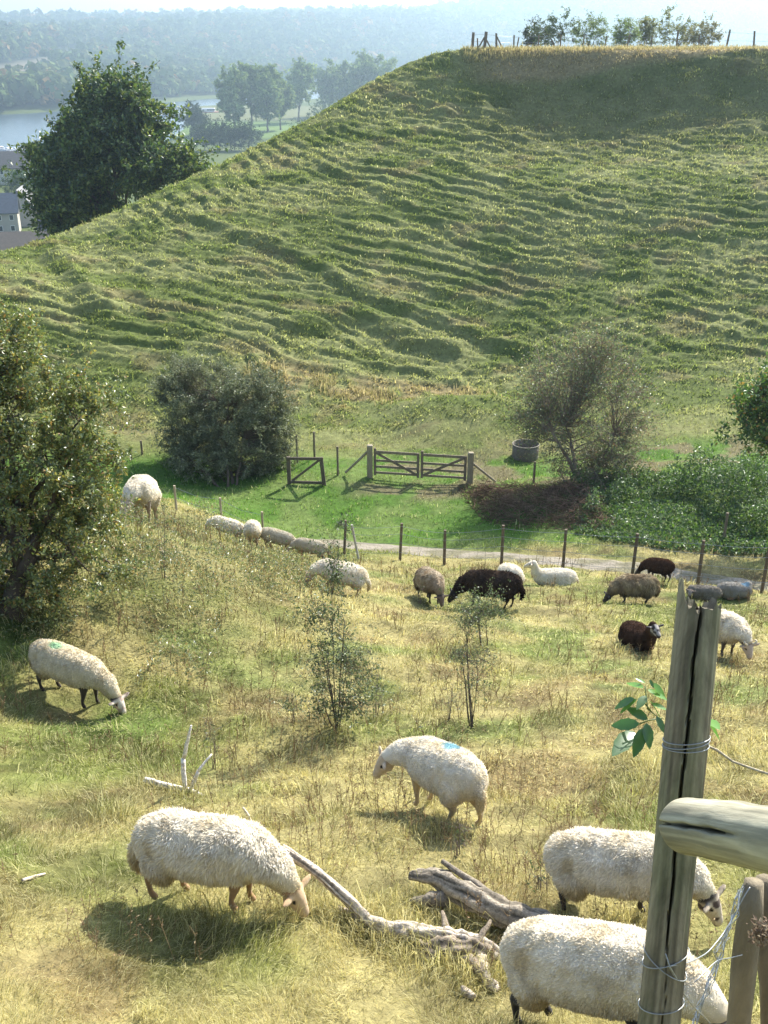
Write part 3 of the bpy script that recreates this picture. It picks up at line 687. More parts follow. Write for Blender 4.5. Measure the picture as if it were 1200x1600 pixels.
    tang = np.stack([fbm(P[:, 0] * 8, P[:, 1] * 8, P[:, 2] * 8, seed=k_, o=2) - .5 for k_ in (31, 32, 33)], 1) * (1.1 + 2.2 * long)
    D = NN * (.75 - .35 * long) + np.array([-.22, 0, -.55 - .45 * long]) * (1 - .35 * np.abs(NN[:, 2:3])) + tang + rng.normal(0, .20, (n, 3))
    D /= np.linalg.norm(D, axis=1)[:, None]
    out = (D * NN).sum(1, keepdims=True); D = np.where(out < .12, D + NN * (.2 - out), D); D /= np.linalg.norm(D, axis=1)[:, None]
    hdd = np.linalg.norm(P - np.array(hb_), axis=1); hs_ = .3 + .7 * ss(.10, .30, hdd)
    Ln = hs_ * (.015 + .045 * long) * rng.uniform(.5, 1.5, n) * (1 + .5 * vn(P[:, 0] * 12, P[:, 1] * 12, P[:, 2] * 12, seed=40))
    wd = (.0032 + .0045 * (1 - min(1, near))) * rng.uniform(.7, 1.3, n)
    sd_ = np.cross(D, NN + rng.normal(0, .5, (n, 3))); sd_ /= np.linalg.norm(sd_, axis=1)[:, None] + 1e-9
    b0 = P - NN * .004
    midp = b0 + D * (Ln * .55)[:, None] + NN * (Ln * .12)[:, None]; tip = b0 + D * Ln[:, None] + np.array([0, 0, -1]) * (Ln * .25 * long)[:, None]
    VV = np.stack([b0 - sd_ * wd[:, None], b0 + sd_ * wd[:, None], midp + sd_ * wd[:, None] * .8, midp - sd_ * wd[:, None] * .8, tip], 1).reshape(-1, 3)
    k = np.arange(n)[:, None] * 5
    cw = woolcol(P, NN) * rng.uniform(.82, 1.14, (n, 1))
    fl.add(VV, k + np.array([[0, 1, 2, 3]]), k + np.array([[3, 2, 4]]), np.repeat(cw, 5, axis=0))
    me = fl.mesh('fleece', M_WOOL, True); o = bpy.data.objects.new('fleece', me); COL.objects.link(o); o.parent = root
    if horn:
        for q in (-1, 1):
            hbuf = Buf(); t = np.linspace(0, 1, 14); an = t * 4.2
            pts = [np.array(hb_ + side * q * (.045 + .07 * tt + .035 * math.sin(aa)) + upv * (.06 + .045 * math.sin(aa) ) - hdir * (.01 + .05 * (1 - math.cos(aa)) ) + hdir * .06 * tt) for tt, aa in zip(t, an)]
            tube(hbuf, pts, np.linspace(.022, .007, 14), 8, (.62, .54, .40)); me = hbuf.mesh('horn', M_HORN, True)
            o = bpy.data.objects.new('horn', me); COL.objects.link(o); o.parent = root
    return root

WHITE = (.88, .82, .70); CREAM = (.78, .70, .54)
BLUE = (.12, .42, .55); GREEN = (.22, .50, .28)
FL = 'sheep grazing and resting in the pasture'
sheep(116, 1100, -20, 'cream sheep with dark legs and faint green back mark, grazing alone at the far left', .84, CREAM, (.40, .30, .25), (.045, .035, .03), near=.5, mark=(-.16, -.01, .11, GREEN), turn=-15, blotch=(.62, .54, .45), stride=(.02, -.06, .05, -.06))
sheep(328, 1412, -14, 'long-woolled white sheep with tan legs grazing beside the bleached fallen branch', .85, WHITE, (.50, .36, .22), (.36, .22, .12), near=1.25, long=.36, turn=-10, stride=(.02, -.05, .10, -.08), neck_yaw=-5)
sheep(690, 1272, 122, 'cream sheep with a blue back smudge and long tail, rump toward us', .86, WHITE, (.50, .40, .29), (.45, .34, .22), near=.9, mark=(-.05, -.06, .14, BLUE), neck_yaw=52, turn=15, headlift=.18, stride=(0, .05, .10, -.10), dirt=(.50, .41, .25))
sheep(955, 1432, -22, 'white sheep with dark legs grazing just behind the tall split post', .80, WHITE, (.60, .50, .38), (.05, .04, .035), near=1.1, long=.25, blotch=(.09, .06, .05), tail=False, turn=-20, stride=(-.08, .07, .03, .0))
sheep(915, 1620, -38, 'white sheep with black legs nearest to us, cut by the bottom edge', .90, WHITE, (.55, .47, .38), (.02, .018, .017), near=1.3, tail=False, turn=-10, stride=(0, .04, .04, -.04))
sheep(535, 930, 192, 'cream sheep grazing behind the tall leafy sapling', .80, WHITE, (.48, .34, .24), (.40, .28, .17), near=.3, turn=10, stride=(.05, -.07, .07, -.05), long=.2)
sheep(670, 940, -72, 'grey-brown woolly sheep grazing head-on, between the cream sheep and the black sheep', .82, (.40, .32, .23), (.14, .10, .08), (.04, .03, .025), near=.3, long=.5, shag_col=(.52, .44, .33), dirt=(.22, .16, .10), stride=(.0, .04, .0, .0))
sheep(766, 950, 172, 'black-fleeced sheep standing side-on and grazing behind the small thorn bush', .93, (.060, .045, .038), (.02, .016, .014), (.02, .016, .014), near=.3, long=.4, dirt=(.07, .045, .03), shag_col=(.085, .06, .045), stride=(.05, -.05, .08, -.05), turn=20)
sheep(795, 932, 100, 'white sheep mostly hidden behind the black sheep', .88, WHITE, near=.2)
sheep(866, 916, 184, 'white sheep lying down with its head raised, by the wire fence', .86, WHITE, (.66, .58, .46), near=.25, pose='lie', neck_yaw=-8, headlift=.10)
sheep(990, 944, 192, 'shaggy grey-tan sheep with a dark face grazing by the fence', .78, (.40, .33, .22), (.05, .04, .035), (.045, .035, .03), near=.35, long=1.0, shag_col=(.27, .21, .14), dirt=(.20, .15, .09), stride=(.03, -.06, .08, -.04))
sheep(1027, 908, 125, 'dark brown sheep standing in the fence shadow behind the shaggy grey-tan sheep', .72, (.085, .048, .032), (.03, .02, .018), (.03, .02, .018), near=.25, dirt=(.07, .04, .03), neck_yaw=20, tail=False)
sheep(994, 1010, -82, 'black-brown sheep lying down facing us with a pale blaze on its face', .78, (.085, .052, .038), (.03, .026, .026), (.03, .025, .02), near=.4, pose='lie', neck_yaw=8, blotch=(.30, .28, .27), dirt=(.06, .04, .03), headlift=.12)
sheep(1116, 1020, -68, 'horned white sheep grazing toward us behind the split post', .88, WHITE, (.50, .40, .33), (.10, .08, .07), near=.5, long=.5, horn=True, headlift=.05, turn=-8)
sheep(1146, 934, 2, 'grey-white sheep with a blue rump lying in shade beside the fence at the right', .66, (.36, .34, .31), (.25, .22, .19), near=.2, pose='lie', mark=(.32, 0, .16, (.14, .30, .45)), neck_yaw=60, headlift=-.18)
sheep(1098, 936, 170, 'dull grey sheep lying behind the top of the split post', .62, (.25, .23, .20), (.18, .15, .13), near=.2, pose='lie', headlift=-.16, neck_yaw=70, tail=False)
sheep(228, 816, -84, 'white sheep standing on the bank against the big leafy hawthorn, facing us', 1.26, WHITE, (.55, .45, .38), (.3, .22, .16), near=.45, neck_yaw=-30)
B_ = lambda px, py, Y: (lambda p: (p[0], p[1], h1(p[0], p[1])))(PY(px, py, Y))
sheep(0, 0, 186, 'leftmost of the four pale sheep half hidden below the weedy brow', .68, WHITE, near=.2, base=B_(357, 838, 22.4), long=.2, zoff=.0)
sheep(0, 0, 95, 'rounded white rump, second from the left below the weedy brow', .82, WHITE, near=.2, base=B_(396, 850, 22.0), long=.2, zoff=.0)
sheep(0, 0, 5, 'greyish sheep, third from the left below the weedy brow', .70, (.56, .52, .42), near=.2, base=B_(434, 856, 22.3), zoff=.0)
sheep(0, 0, 185, 'greyish sheep nearest the leaning fence stakes below the weedy brow', .68, (.55, .50, .40), near=.2, base=B_(486, 866, 22.0), zoff=.0)

# ------------------------------------------------------------------ trees and shrubs
def blob(px, py, Y, rx, ry, dyr=None):
    c = PY(px, py, Y); D = Y * CP - c[2] * SP; k = D / FPX
    return (c[0], c[1], c[2], rx * k, (dyr if dyr else rx * k), ry * k)
def tree(name, base, blobs, label, cat, group=None, natt=40, nleaf=4000, size=.1, pal=None, trunk_r=.12, bark=(.13, .10, .075), mat=None, rl=.3, shell=.6,
         stems=1, twig=.008, spray=.0, trunk_top=.45, asp=.55, up=.3, bare=0, thin=None, squash=.7, leaf_pw=None, droop=0.):
    base = np.asarray(base, float); bl = np.array(blobs, float)
    root = thing(name, base, label, cat, group)
    tb, cb = Buf(), Buf()
    cen = (bl[:, :3] * bl[:, 3:4]).sum(0) / bl[:, 3].sum()
    vol = (bl[:, 3] * bl[:, 5]); pr = vol / vol.sum()
    # attractors spread through the crown, denser near its outside
    k = rng.choice(len(bl), natt * 3, p=pr); d = rng.normal(size=(natt * 3, 3)); d /= np.linalg.norm(d, axis=1)[:, None]
    rr = rng.uniform(0, 1, natt * 3) ** (1 / 3.) ; rr = shell + (1 - shell) * rr if shell > 0 else rr
    rr = np.where(rng.uniform(0, 1, natt * 3) < .28, rng.uniform(.15, .8, natt * 3), rr)
    A = bl[k, :3] + d * rr[:, None] * bl[k, 3:6]
    sc = bl[:, 3].mean()
    keep = fbm(A[:, 0] / sc * 2, A[:, 1] / sc * 2, A[:, 2] / sc * 2, o=2, seed=int(abs(base[0] * 7)) + 3) > .36
    A = A[keep & (A[:, 2] > base[2] + .05)][:natt]; k = k[keep & True][:natt] if False else None
    limbs = []
    for s in range(stems):
        off = np.array([rng.normal(0, trunk_r * (stems > 1) * 2.2), rng.normal(0, trunk_r * (stems > 1) * 2.2), 0])
        tgt = cen if stems == 1 else bl[rng.choice(len(bl), p=pr), :3] + rng.normal(0, .3, 3) * bl[0, 3:6]
        top = base + off + (tgt - base) * (trunk_top if stems == 1 else .75)
        t = np.linspace(0, 1, 7)[:, None]; p = (base + off - [0, 0, .15]) * (1 - t) + top * t + rng.normal(0, trunk_r * .5, (7, 3)) * np.sin(t * 3.1)
        r = trunk_r * (1.25 - .75 * t[:, 0]) * (1 if stems == 1 else rng.uniform(.5, 1.0)); r[0] *= 1.35
        tube(tb, p, r, 8, bark, wob=.18); limbs.append((p, r))
    if stems == 1:
        for b in bl:
            for q in range(2 if len(bl) < 5 else 1):
                j = rng.integers(2, 7); st = limbs[0][0][j]; e = b[:3] + rng.normal(0, .25, 3) * b[3:6]
                t = np.linspace(0, 1, 7)[:, None]; p = st * (1 - t) + e * t; L = np.linalg.norm(e - st)
                p = p + np.array([0, 0, 1]) * np.sin(t * 3.14) * L * .08 + rng.normal(0, L * .025, (7, 3)) * np.sin(t * 3.14)
                r = np.maximum(limbs[0][1][j] * .62 * (1 - .8 * t[:, 0]), twig); tube(tb, p, r, 6, bark); limbs.append((p, r))
    LP = np.concatenate([l[0] for l in limbs]); LR = np.concatenate([l[1] for l in limbs])
    dist = np.linalg.norm(A[:, None] - LP[None], axis=2) + np.maximum(LP[None, :, 2] - A[:, None, 2], 0) * .8
    j = np.argmin(dist, axis=1); st = LP[j]
    m1 = st * .6 + A * .4 + rng.normal(0, .06, A.shape) * dist.min(1)[:, None]; m2 = st * .25 + A * .75 + rng.normal(0, .06, A.shape) * dist.min(1)[:, None] + [0, 0, .0]
    r0 = np.minimum(LR[j] * .5, twig * 3.2)
    tubes_fast(tb, st, m1, r0, r0 * .75, bark, 5); tubes_fast(tb, m1, m2, r0 * .75, r0 * .5, bark, 4); tubes_fast(tb, m2, A, r0 * .5, twig * .4, bark, 4)
    # fine twigs about each attractor
    nt_ = max(1, int(bare)) if bare else 3
    a0 = np.repeat(A * .8 + m2 * .2, nt_, 0); a1 = np.repeat(A, nt_, 0) + rng.normal(0, 1, (len(A) * nt_, 3)) * rl * [1, 1, .9]
    outw = a1 - cen; a1 = a1 + outw / (np.linalg.norm(outw, axis=1)[:, None] + 1e-6) * rl * spray
    tubes_fast(tb, a0, a1, twig * .55, twig * .2, bark, 3)
    a2 = a1 + (a1 - a0) * .5 + rng.normal(0, .35, a1.shape) * rl
    tubes_fast(tb, a1, a2, twig * .25, twig * .12, bark, 3)
    if nleaf:
        t = rng.uniform(0, 1.5, nleaf)[:, None]; ii = rng.integers(0, len(a1), nleaf)
        P = np.where(t < 1, a0[ii] * (1 - t) + a1[ii] * t, a1[ii] * (1.5 - t) * 2 + a2[ii] * (t - 1) * 2) + rng.normal(0, rl * .22, (nleaf, 3))
        # clusters have their own tint: light and dark clumps
        leaves(cb, P, size, pal, asp, up, leaf_pw, droop)
        tint = np.repeat(.72 + .56 * vn(P[:, 0] / sc * 3, P[:, 1] / sc * 3, P[:, 2] / sc * 3, seed=8), 4); cb.c[0] = cb.c[0] * tint[:, None]
    tb.build('trunk', M_BARK, root, True)
    if nleaf: cb.build('crown', mat or M_LEAF, root)
    return root
def gb_(px, py): return G(px, py)
# big dark tree standing beyond the spur
bY = 84
bs = [blob(145, 210, bY, 52, 48), blob(188, 175, bY, 46, 36), blob(145, 150, bY, 26, 22), blob(215, 210, bY, 40, 38), blob(118, 270, bY, 54, 44), blob(178, 255, bY, 62, 44),
      blob(258, 262, bY - 2, 44, 32), blob(292, 260, bY - 2, 20, 16), blob(95, 325, bY - 2, 34, 36), blob(140, 330, bY, 50, 34), blob(222, 160, bY, 16, 18), blob(78, 240, bY, 16, 26)]
b0 = PY(175, 420, bY); tree('tree', (b0[0], b0[1], h1(b0[0], b0[1])), bs, 'big dark green broadleaf tree rising behind the left edge of the hill', 'tree', natt=440, nleaf=int(80000 * QT), size=.34,
     pal=[(.07, .12, .03), (.10, .155, .035), (.05, .085, .025), (.19, .23, .05)], trunk_r=.45, twig=.06, rl=.75, shell=.5, mat=M_LEAF, trunk_top=.6)
# grey-green rounded bush beside the gates
bs = [blob(385, 665, 35.2, 62, 74), blob(330, 630, 36.2, 62, 62), blob(290, 605, 37, 40, 42), blob(410, 620, 35.5, 36, 45), blob(350, 715, 35, 75, 45), blob(300, 690, 36, 42, 60), blob(420, 690, 35, 32, 55)]
b0 = G(355, 760, yr=(30, 40)); tree('bush', b0, bs, 'dense rounded grey-green willow bush beside the small wicket gate', 'bush', natt=620, nleaf=int(95000 * QT), size=.10, rl=.20, shell=.72, stems=6, trunk_r=.06, twig=.012, spray=.5,
     pal=[(.20, .22, .12), (.16, .185, .09), (.27, .29, .18), (.12, .14, .06)], mat=M_LEAFG, asp=.32, up=.1)
# twiggy half-bare hawthorn above the brush bank
bs = [blob(905, 660, 32.5, 78, 62), blob(930, 590, 33, 62, 52), blob(880, 600, 33, 60, 50), blob(960, 690, 32.5, 52, 45), blob(850, 655, 32.5, 40, 30), blob(935, 560, 33, 30, 36), blob(820, 652, 32.2, 26, 14), blob(985, 640, 33, 32, 40), blob(900, 722, 32.3, 52, 26), blob(945, 725, 32.3, 36, 22)]
b0 = G(908, 758, yr=(29, 36)); tree('hawthorn_tree', b0, bs, 'half-bare brownish hawthorn tree standing over the brown brush bank', 'tree', natt=330, nleaf=int(26000 * QT), size=.075, rl=.30, shell=.45, stems=5, trunk_r=.085, twig=.014, bare=6, spray=.9,
     pal=[(.17, .21, .09), (.21, .23, .11), (.22, .16, .09), (.13, .18, .07)], bark=(.22, .18, .145))
# foliage reaching in from the right edge
bs = [blob(1185, 640, 27, 48, 62), blob(1240, 620, 27, 60, 70), blob(1175, 605, 27.3, 30, 24), blob(1200, 685, 27, 26, 22)]
b0 = G(1262, 860, yr=(20, 32)); tree('tree', b0, bs, 'bright green leafy tree cut by the right edge above the bramble bank', 'tree', natt=150, nleaf=int(9000 * QT), size=.115, rl=.24, shell=.4, trunk_r=.08, twig=.012,
     pal=[(.09, .17, .03), (.13, .22, .04), (.06, .11, .03), (.30, .20, .05)], leaf_pw=[.35, .35, .22, .08], mat=M_LEAFG)
# the large hawthorn at the left edge
Yh = 12.3
bs = [blob(40, 620, Yh, 95, 75), blob(-10, 545, Yh + .3, 80, 60), blob(145, 645, Yh, 46, 40), blob(95, 720, Yh - .3, 100, 60), blob(150, 810, Yh - .2, 52, 46), blob(60, 830, Yh - .5, 120, 70),
      blob(170, 884, Yh, 40, 30), blob(-60, 700, Yh, 120, 140), blob(110, 890, Yh - .5, 80, 34), blob(30, 905, Yh - .6, 90, 30), blob(150, 700, Yh, 30, 22), blob(-90, 590, Yh, 70, 70)]
b0 = G(20, 960, yr=(8, 16)); tree('hawthorn_tree', b0, bs, 'large leafy hawthorn with dark twisted branches filling the left edge', 'tree', natt=430, nleaf=int(72000 * QT), size=.052, rl=.14, shell=.45, trunk_r=.13, twig=.007, trunk_top=.7,
     pal=[(.17, .21, .065), (.11, .15, .045), (.24, .27, .10), (.38, .34, .09), (.30, .19, .06)], leaf_pw=[.34, .26, .22, .12, .06], mat=M_LEAFH, bark=(.10, .08, .065))
# saplings in the pasture
SAP = [(.10, .14, .055), (.15, .19, .08), (.08, .11, .045)]
g0 = G(527, 1140); Ys = g0[1]
bs = [blob(515, 985, Ys, 36, 28), blob(500, 958, Ys, 30, 20), blob(545, 1040, Ys, 42, 34), blob(524, 870, Ys, 10, 60), blob(528, 905, Ys, 16, 26), blob(505, 1030, Ys, 30, 34), blob(565, 1085, Ys, 28, 30), blob(530, 815, Ys, 9, 22), blob(540, 1100, Ys, 36, 28), blob(498, 1090, Ys, 26, 30)]
tree('sapling', g0, bs, 'tall thorny sapling in front of the grazing cream sheep, leafy in the middle', 'sapling', 'thorn saplings in the pasture', natt=150, nleaf=int(4600 * QT), size=.033, rl=.11, shell=.1, stems=8, trunk_r=.010, twig=.0042, bare=4, pal=SAP, mat=M_LEAFG, bark=(.11, .09, .075))
g0 = G(740, 1138); Ys = g0[1]
bs = [blob(712, 1000, Ys, 20, 30), blob(730, 960, Ys, 26, 34), blob(742, 1060, Ys, 28, 44), blob(755, 1040, Ys, 18, 40), blob(728, 1030, Ys, 16, 26)]
tree('sapling', g0, bs, 'thin nearly bare thorn sapling right of the tall leafy sapling', 'sapling', 'thorn saplings in the pasture', natt=46, nleaf=int(700 * QT), size=.028, rl=.09, shell=.1, stems=5, trunk_r=.009, twig=.0042, bare=4, pal=SAP, mat=M_LEAFG, bark=(.10, .085, .075))
g0 = G(752, 1010); Ys = g0[1]
bs = [blob(760, 945, Ys, 42, 22), blob(745, 960, Ys, 30, 20), blob(775, 955, Ys, 24, 20)]
tree('sapling', g0, bs, 'small bushy thorn sapling just in front of the black sheep', 'sapling', 'thorn saplings in the pasture', natt=55, nleaf=int(1700 * QT), size=.034, rl=.09, shell=.2, stems=3, trunk_r=.016, twig=.005, pal=SAP, mat=M_LEAFG)
for (px, py, w, h, lf, lb) in [(458, 1130, 26, 34, 260, 'low twiggy shoot just left of the tall leafy sapling'), (588, 1120, 26, 34, 160, 'low twiggy shoot just right of the tall leafy sapling'),
                       (700, 1125, 26, 36, 60, 'leafless grey shoot close left of the thin bare sapling'), (715, 1340, 22, 32, 30, 'dark dead shoot by the hind feet of the blue-marked sheep'),
                       (848, 1400, 16, 34, 50, 'dark dead shoot beside the rump of the sheep behind the split post'), (256, 905, 18, 75, 260, 'tall shoot rising beside the standing sheep on the bank'),
                       (655, 945, 10, 20, 60, 'tiny grey shoot at the feet of the grey-brown sheep'), (330, 1200, 14, 45, 60, 'dead weed stalk behind the pale forked sticks')]:
    g0 = G(px, py); Ys = g0[1]
    tree('shoot', g0, [blob(px, py - h, Ys, w, h * .9), blob(px + 5, py - h * 1.6, Ys, w * .6, h * .5)], lb, 'shrub', 'small thorn shoots in the pasture', natt=16, nleaf=int(lf * QT) + 1, size=.028, rl=.06, shell=.0, stems=4, trunk_r=.007, twig=.003, bare=3, pal=SAP, mat=M_LEAFG, bark=(.16, .13, .11))

# bramble bank and brush
n = int(60000 * QT); x = rng.uniform(4, 19, n * 2); y = rng.uniform(23.5, 33, n * 2); k = poly_sd(x, y, BRAM) < .15; x, y = x[k][:n], y[k][:n]
hh = .08 + 1.35 * ss(.38, .66, fbm(x / 1.5, y / 1.3, seed=131, o=3)) * ss(.1, -.8, poly_sd(x, y, BRAM)); zz = H(x, y) + hh * np.sqrt(rng.uniform(.0, 1, len(x)))
cb = Buf(); leaves(cb, np.stack([x, y, zz], 1), .10, [(.09, .165, .035), (.15, .24, .05), (.055, .10, .028), (.17, .22, .10)], .55, .5)
tag(cb.build('bramble', M_LEAFG), 'green nettle and bramble thicket covering the bank below the hawthorn', 'bramble', kind='stuff')
n = int(9000 * QT); x = rng.uniform(2, 11, n * 2); y = rng.uniform(26.5, 34, n * 2); k = poly_sd(x, y, BRUSH) < .2; x, y = x[k][:n], y[k][:n]; n = len(x)
zz = H(x, y) + .55 * ss(.3, .7, fbm(x / 1.2, y / 1.0, seed=133, o=3)) * rng.uniform(0, 1, n) * ss(.2, -.7, poly_sd(x, y, BRUSH))
a = rng.uniform(0, 6.28, n); L = rng.uniform(.1, .55, n); p0 = np.stack([x, y, zz], 1); p1 = p0 + np.stack([np.cos(a) * L, np.sin(a) * L, rng.normal(-.02, .12, n)], 1)
cb = Buf(); tubes_fast(cb, p0, p1, .010, .004, np.array([.20, .14, .10])[None] * rng.uniform(.45, 1.5, (n, 1)), 3)
tag(cb.build('brush', M_DRY), 'heap of brown cut brush and dead bracken on the bank right of the gates', 'brush', kind='stuff')
# undergrowth at the foot of the left hedge and along the brow
n = int(60000 * QT); u = rng.uniform(0, 1, n); x = rng.uniform(-9.5, -.6, n); y = rng.uniform(10.5, 20, n)
k = (fbm(x / .9, y / .9, seed=137, o=3) > .44) & (x < -.9 - .12 * (y - 12) + 0 * y) & (x > -.62 * y - 1) & ((x < -2.2) | (y > 13.5)) | ((x > -3.6) & (x < -.75) & (y > 15.5) & (y < 20.2) & (fbm(x / .9, y / .9, seed=137, o=3) > .40)); x, y = x[k], y[k]; n = len(x)
zz = H(x, y) + .75 * ss(.42, .68, fbm(x / .9, y / .9, seed=137, o=3)) * rng.uniform(0, 1, n) ** .6 + .02
cb = Buf(); leaves(cb, np.stack([x, y, zz], 1), .05, [(.15, .18, .07), (.20, .22, .10), (.11, .14, .05), (.28, .22, .10)], .4, .3)
tag(cb.build('undergrowth', M_LEAF), 'rough weeds and low herbs on the brow beside the big hawthorn', 'weeds', kind='stuff')
# standing dead flower stalks among the grass
n = int(5200 * (.4 + .6 * QT)); x, y = scatter(n, 4.6, 25); k = (fbm(x / 1.1, y / 1.1, seed=141, o=3) > .50) | ((np.abs(x + .9) < 1.1) & (y > 5.6) & (y < 9.5) & (rng.uniform(0, 1, n) < .6)); k |= (x < -.8 - .1 * (y - 12)) & (y > 11) & (y < 22); x, y = x[k], y[k]; n = len(x)
z = H(x, y); hgt = rng.uniform(.14, .40, n) ; p0 = np.stack([x, y, z], 1); p1 = p0 + np.stack([rng.normal(0, .05, n), rng.normal(0, .05, n), hgt], 1)
r = .0011 * np.clip(y / 5, 1, 4); cb = Buf(); col = np.array([.24, .17, .10])[None] * rng.uniform(.6, 1.7, (n, 1)); tubes_fast(cb, p0, p1, r * 1.3, r, col, 3)
q0 = np.repeat(p0 + (p1 - p0) * rng.uniform(.3, .9, (n, 1)), 3, 0); q1 = q0 + rng.normal(0, 1, q0.shape) * [.04, .04, .02] + [0, 0, .05]
tubes_fast(cb, q0, q1, np.repeat(r, 3), np.repeat(r, 3) * .8, np.repeat(col, 3, 0), 3)
leaves(cb, np.repeat(p1, 5, 0) - rng.uniform(0, .5, (n * 5, 1)) * np.repeat(p1 - p0, 5, 0), .02, [(.30, .22, .13), (.40, .32, .20), (.18, .13, .08)], .5)
tag(cb.build('weeds', M_DRY), 'dead brown weed stalks standing in the pasture grass', 'weeds', kind='stuff')

# shrubs on the plateau
for i, (px, w, h, lab, pal, bare) in enumerate([(868, 36, 26, 'darkest round shrub at the left end of the hilltop row', [(.10, .14, .05), (.08, .11, .04)], 3), (838, 20, 14, 'small low shrub leaning out left of the darkest hilltop shrub', [(.07, .09, .03)], 3),
     (922, 32, 24, 'pale spindly sapling clump second along the hilltop row', [(.20, .26, .09), (.17, .22, .08)], 5), (975, 22, 16, 'low pale shrub in the middle of the hilltop row', [(.20, .26, .09)], 4), (1012, 17, 20, 'narrow yellowish shrub left of the tall rounded hilltop bush', [(.24, .25, .09)], 4),
     (1055, 32, 27, 'tall rounded olive bush on the hilltop, right half of the row', [(.18, .21, .07), (.22, .22, .08)], 3), (1100, 28, 15, 'sprawling shrub at the right end of the hilltop row', [(.22, .21, .09)], 4)]):
    Yp = 92 + (i % 3) * 3; c = PY(px, 55, Yp); zb = h1(c[0], c[1]); k = Yp * CP / FPX * 1.0
    ztop = 0 + (80 - (58 - h * 1.3)) / 1600 * Yp
    cz = (zb + ztop) / 2 + .15
    tree('shrub', (c[0], c[1], zb), [(c[0], c[1], cz, w * k, w * k * .8, (ztop - zb) / 2), (c[0] + w * k * .4, c[1], cz - .2, w * k * .7, w * k * .6, (ztop - zb) / 2.6), (c[0] - w * k * .45, c[1], cz - .3, w * k * .6, w * k * .6, (ztop - zb) / 2.9)], lab, 'shrub', 'shrubs along the hilltop',
         natt=60, nleaf=int(3200 * QT), size=.14, rl=.20, shell=.3, stems=4, trunk_r=.05, twig=.012, bare=bare, pal=pal)

# ------------------------------------------------------------------ far trees of the valley
def fartree(px, pyb, Y, h, w, label, pal, name='tree', group=None, n=900, cat='tree', zb=None, round_=.8, trunk=.12):
    c = PY(px, pyb, Y); zb = float(H(np.array([c[0]]), np.array([c[1]]))[0]) if zb is None else zb
    bl = [(c[0], c[1], zb + h * (.5 + trunk * .5), w * .42, w * .42, h * (1 - trunk) * .5)]
    for q in range(4): bl.append((c[0] + rng.normal(0, w * .17), c[1] + rng.normal(0, w * .15), zb + h * rng.uniform(.42, .8), w * rng.uniform(.22, .34), w * .3, h * rng.uniform(.14, .24)))
    return tree(name, (c[0], c[1], zb), bl, label, cat, group, natt=60, nleaf=n, size=h * .05, rl=w * .085, shell=.72, trunk_r=h * .014, twig=h * .003, pal=pal, mat=M_FAR, asp=.8)
PP = [(.24, .31, .11), (.20, .27, .10), (.28, .34, .13)]
pw_ = 'poplars lining the far river meadow'
for i, (px, h, w, Y, lab) in enumerate([(366, 35, 19, 640, 'leftmost tall poplar of the pale group in the river meadow'), (392, 37, 18, 655, 'second tall poplar from the left in the river meadow'), (418, 36, 18, 645, 'third tall poplar from the left in the river meadow'),
        (438, 32, 16, 660, 'fourth poplar, closing the right end of the near group in the meadow'), (466, 38, 20, 740, 'hazy poplar just right of the near poplar group'), (515, 36, 24, 800, 'broad hazy poplar in the middle of the back row'), (548, 38, 26, 790, 'hazy poplar second from right before the hill edge hides the row'), (585, 42, 28, 780, 'rightmost hazy poplar, partly hidden by the hill edge')]):
    fartree(px, 190, Y, h, w, lab, PP, 'poplar_tree', pw_, int(6500 * QT), 'poplar', trunk=.2)
DG = [(.045, .07, .03), (.06, .085, .035)]
for i, (px, Y, h, w, lab) in enumerate([(310, 600, 15, 13, 'small dark conifer-like tree beside the river inlet'), (298, 610, 17, 13, 'small dark tree left of the river inlet'), (506, 620, 17, 24, 'rounded grey-green willow right of the poplars'), (487, 560, 12, 20, 'low bush-like willow close to the hill edge'),
        (318, 520, 13, 16, 'dark tree at the left end of the hedge behind the spur'), (342, 515, 13, 17, 'dark tree second in the hedge behind the spur'), (365, 518, 14, 17, 'dark tree third in the hedge behind the spur'), (388, 515, 12, 17, 'dark tree at the right end of the hedge behind the spur'), (10, 345, 9, 14, 'light green tree between the two village houses at the left edge'), (52, 340, 8, 12, 'small green tree right of the village houses')]):
    fartree(px, 200, Y, h, w, lab, DG if i not in (2, 3, 8, 9) else [(.12, .16, .08), (.10, .14, .05)], 'tree', 'scattered trees in the valley', int(3500 * QT))
# woods clothing the far slopes: one mass
Nw = int(26000); az = rng.uniform(-.44, .44, Nw); yy = 780 + (4300 - 780) * rng.uniform(0, 1, Nw) ** 1.7; xx = az * yy
db = -poly_sd(xx, yy, FARBANK); k = db > rng.uniform(4, 40, Nw)
for poly, cc in FIELDS[:2]: k &= (poly_sd(xx, yy, poly) > 12) & (poly_sd(xx, yy + 45, poly) > 0) & (poly_sd(xx, yy + 22, poly) > 0)
xx, yy = xx[k], yy[k]; 
m2 = (xx > .1 * yy) & (yy < 1300); xx, yy = xx[~m2], yy[~m2]; n = len(xx)
zz = farland(xx, yy); rad = rng.uniform(5.5, 10, n) * (1 + ss(1400, 3500, yy) * 1.1); hh = rad * rng.uniform(1.0, 1.7, n)
per = 26
d = rng.normal(size=(n, per, 3)); d[..., 2] = np.abs(d[..., 2]) * 1.1 - .25; d /= np.linalg.norm(d, axis=2)[..., None]
P = np.stack([xx, yy, zz + hh * .75], 1)[:, None] + d * np.stack([rad, rad, hh], 1)[:, None] * rng.uniform(.75, 1.05, (n, per, 1)); P = P.reshape(-1, 3)
cb = Buf(); base_c = np.array([[.08, .12, .045], [.12, .16, .06], [.15, .17, .07], [.26, .18, .08]])[rng.choice(4, n, p=[.42, .33, .18, .07])]
nn = d.reshape(-1, 3) + rng.normal(0, .45, (n * per, 3)); nn /= np.linalg.norm(nn, axis=1)[:, None]
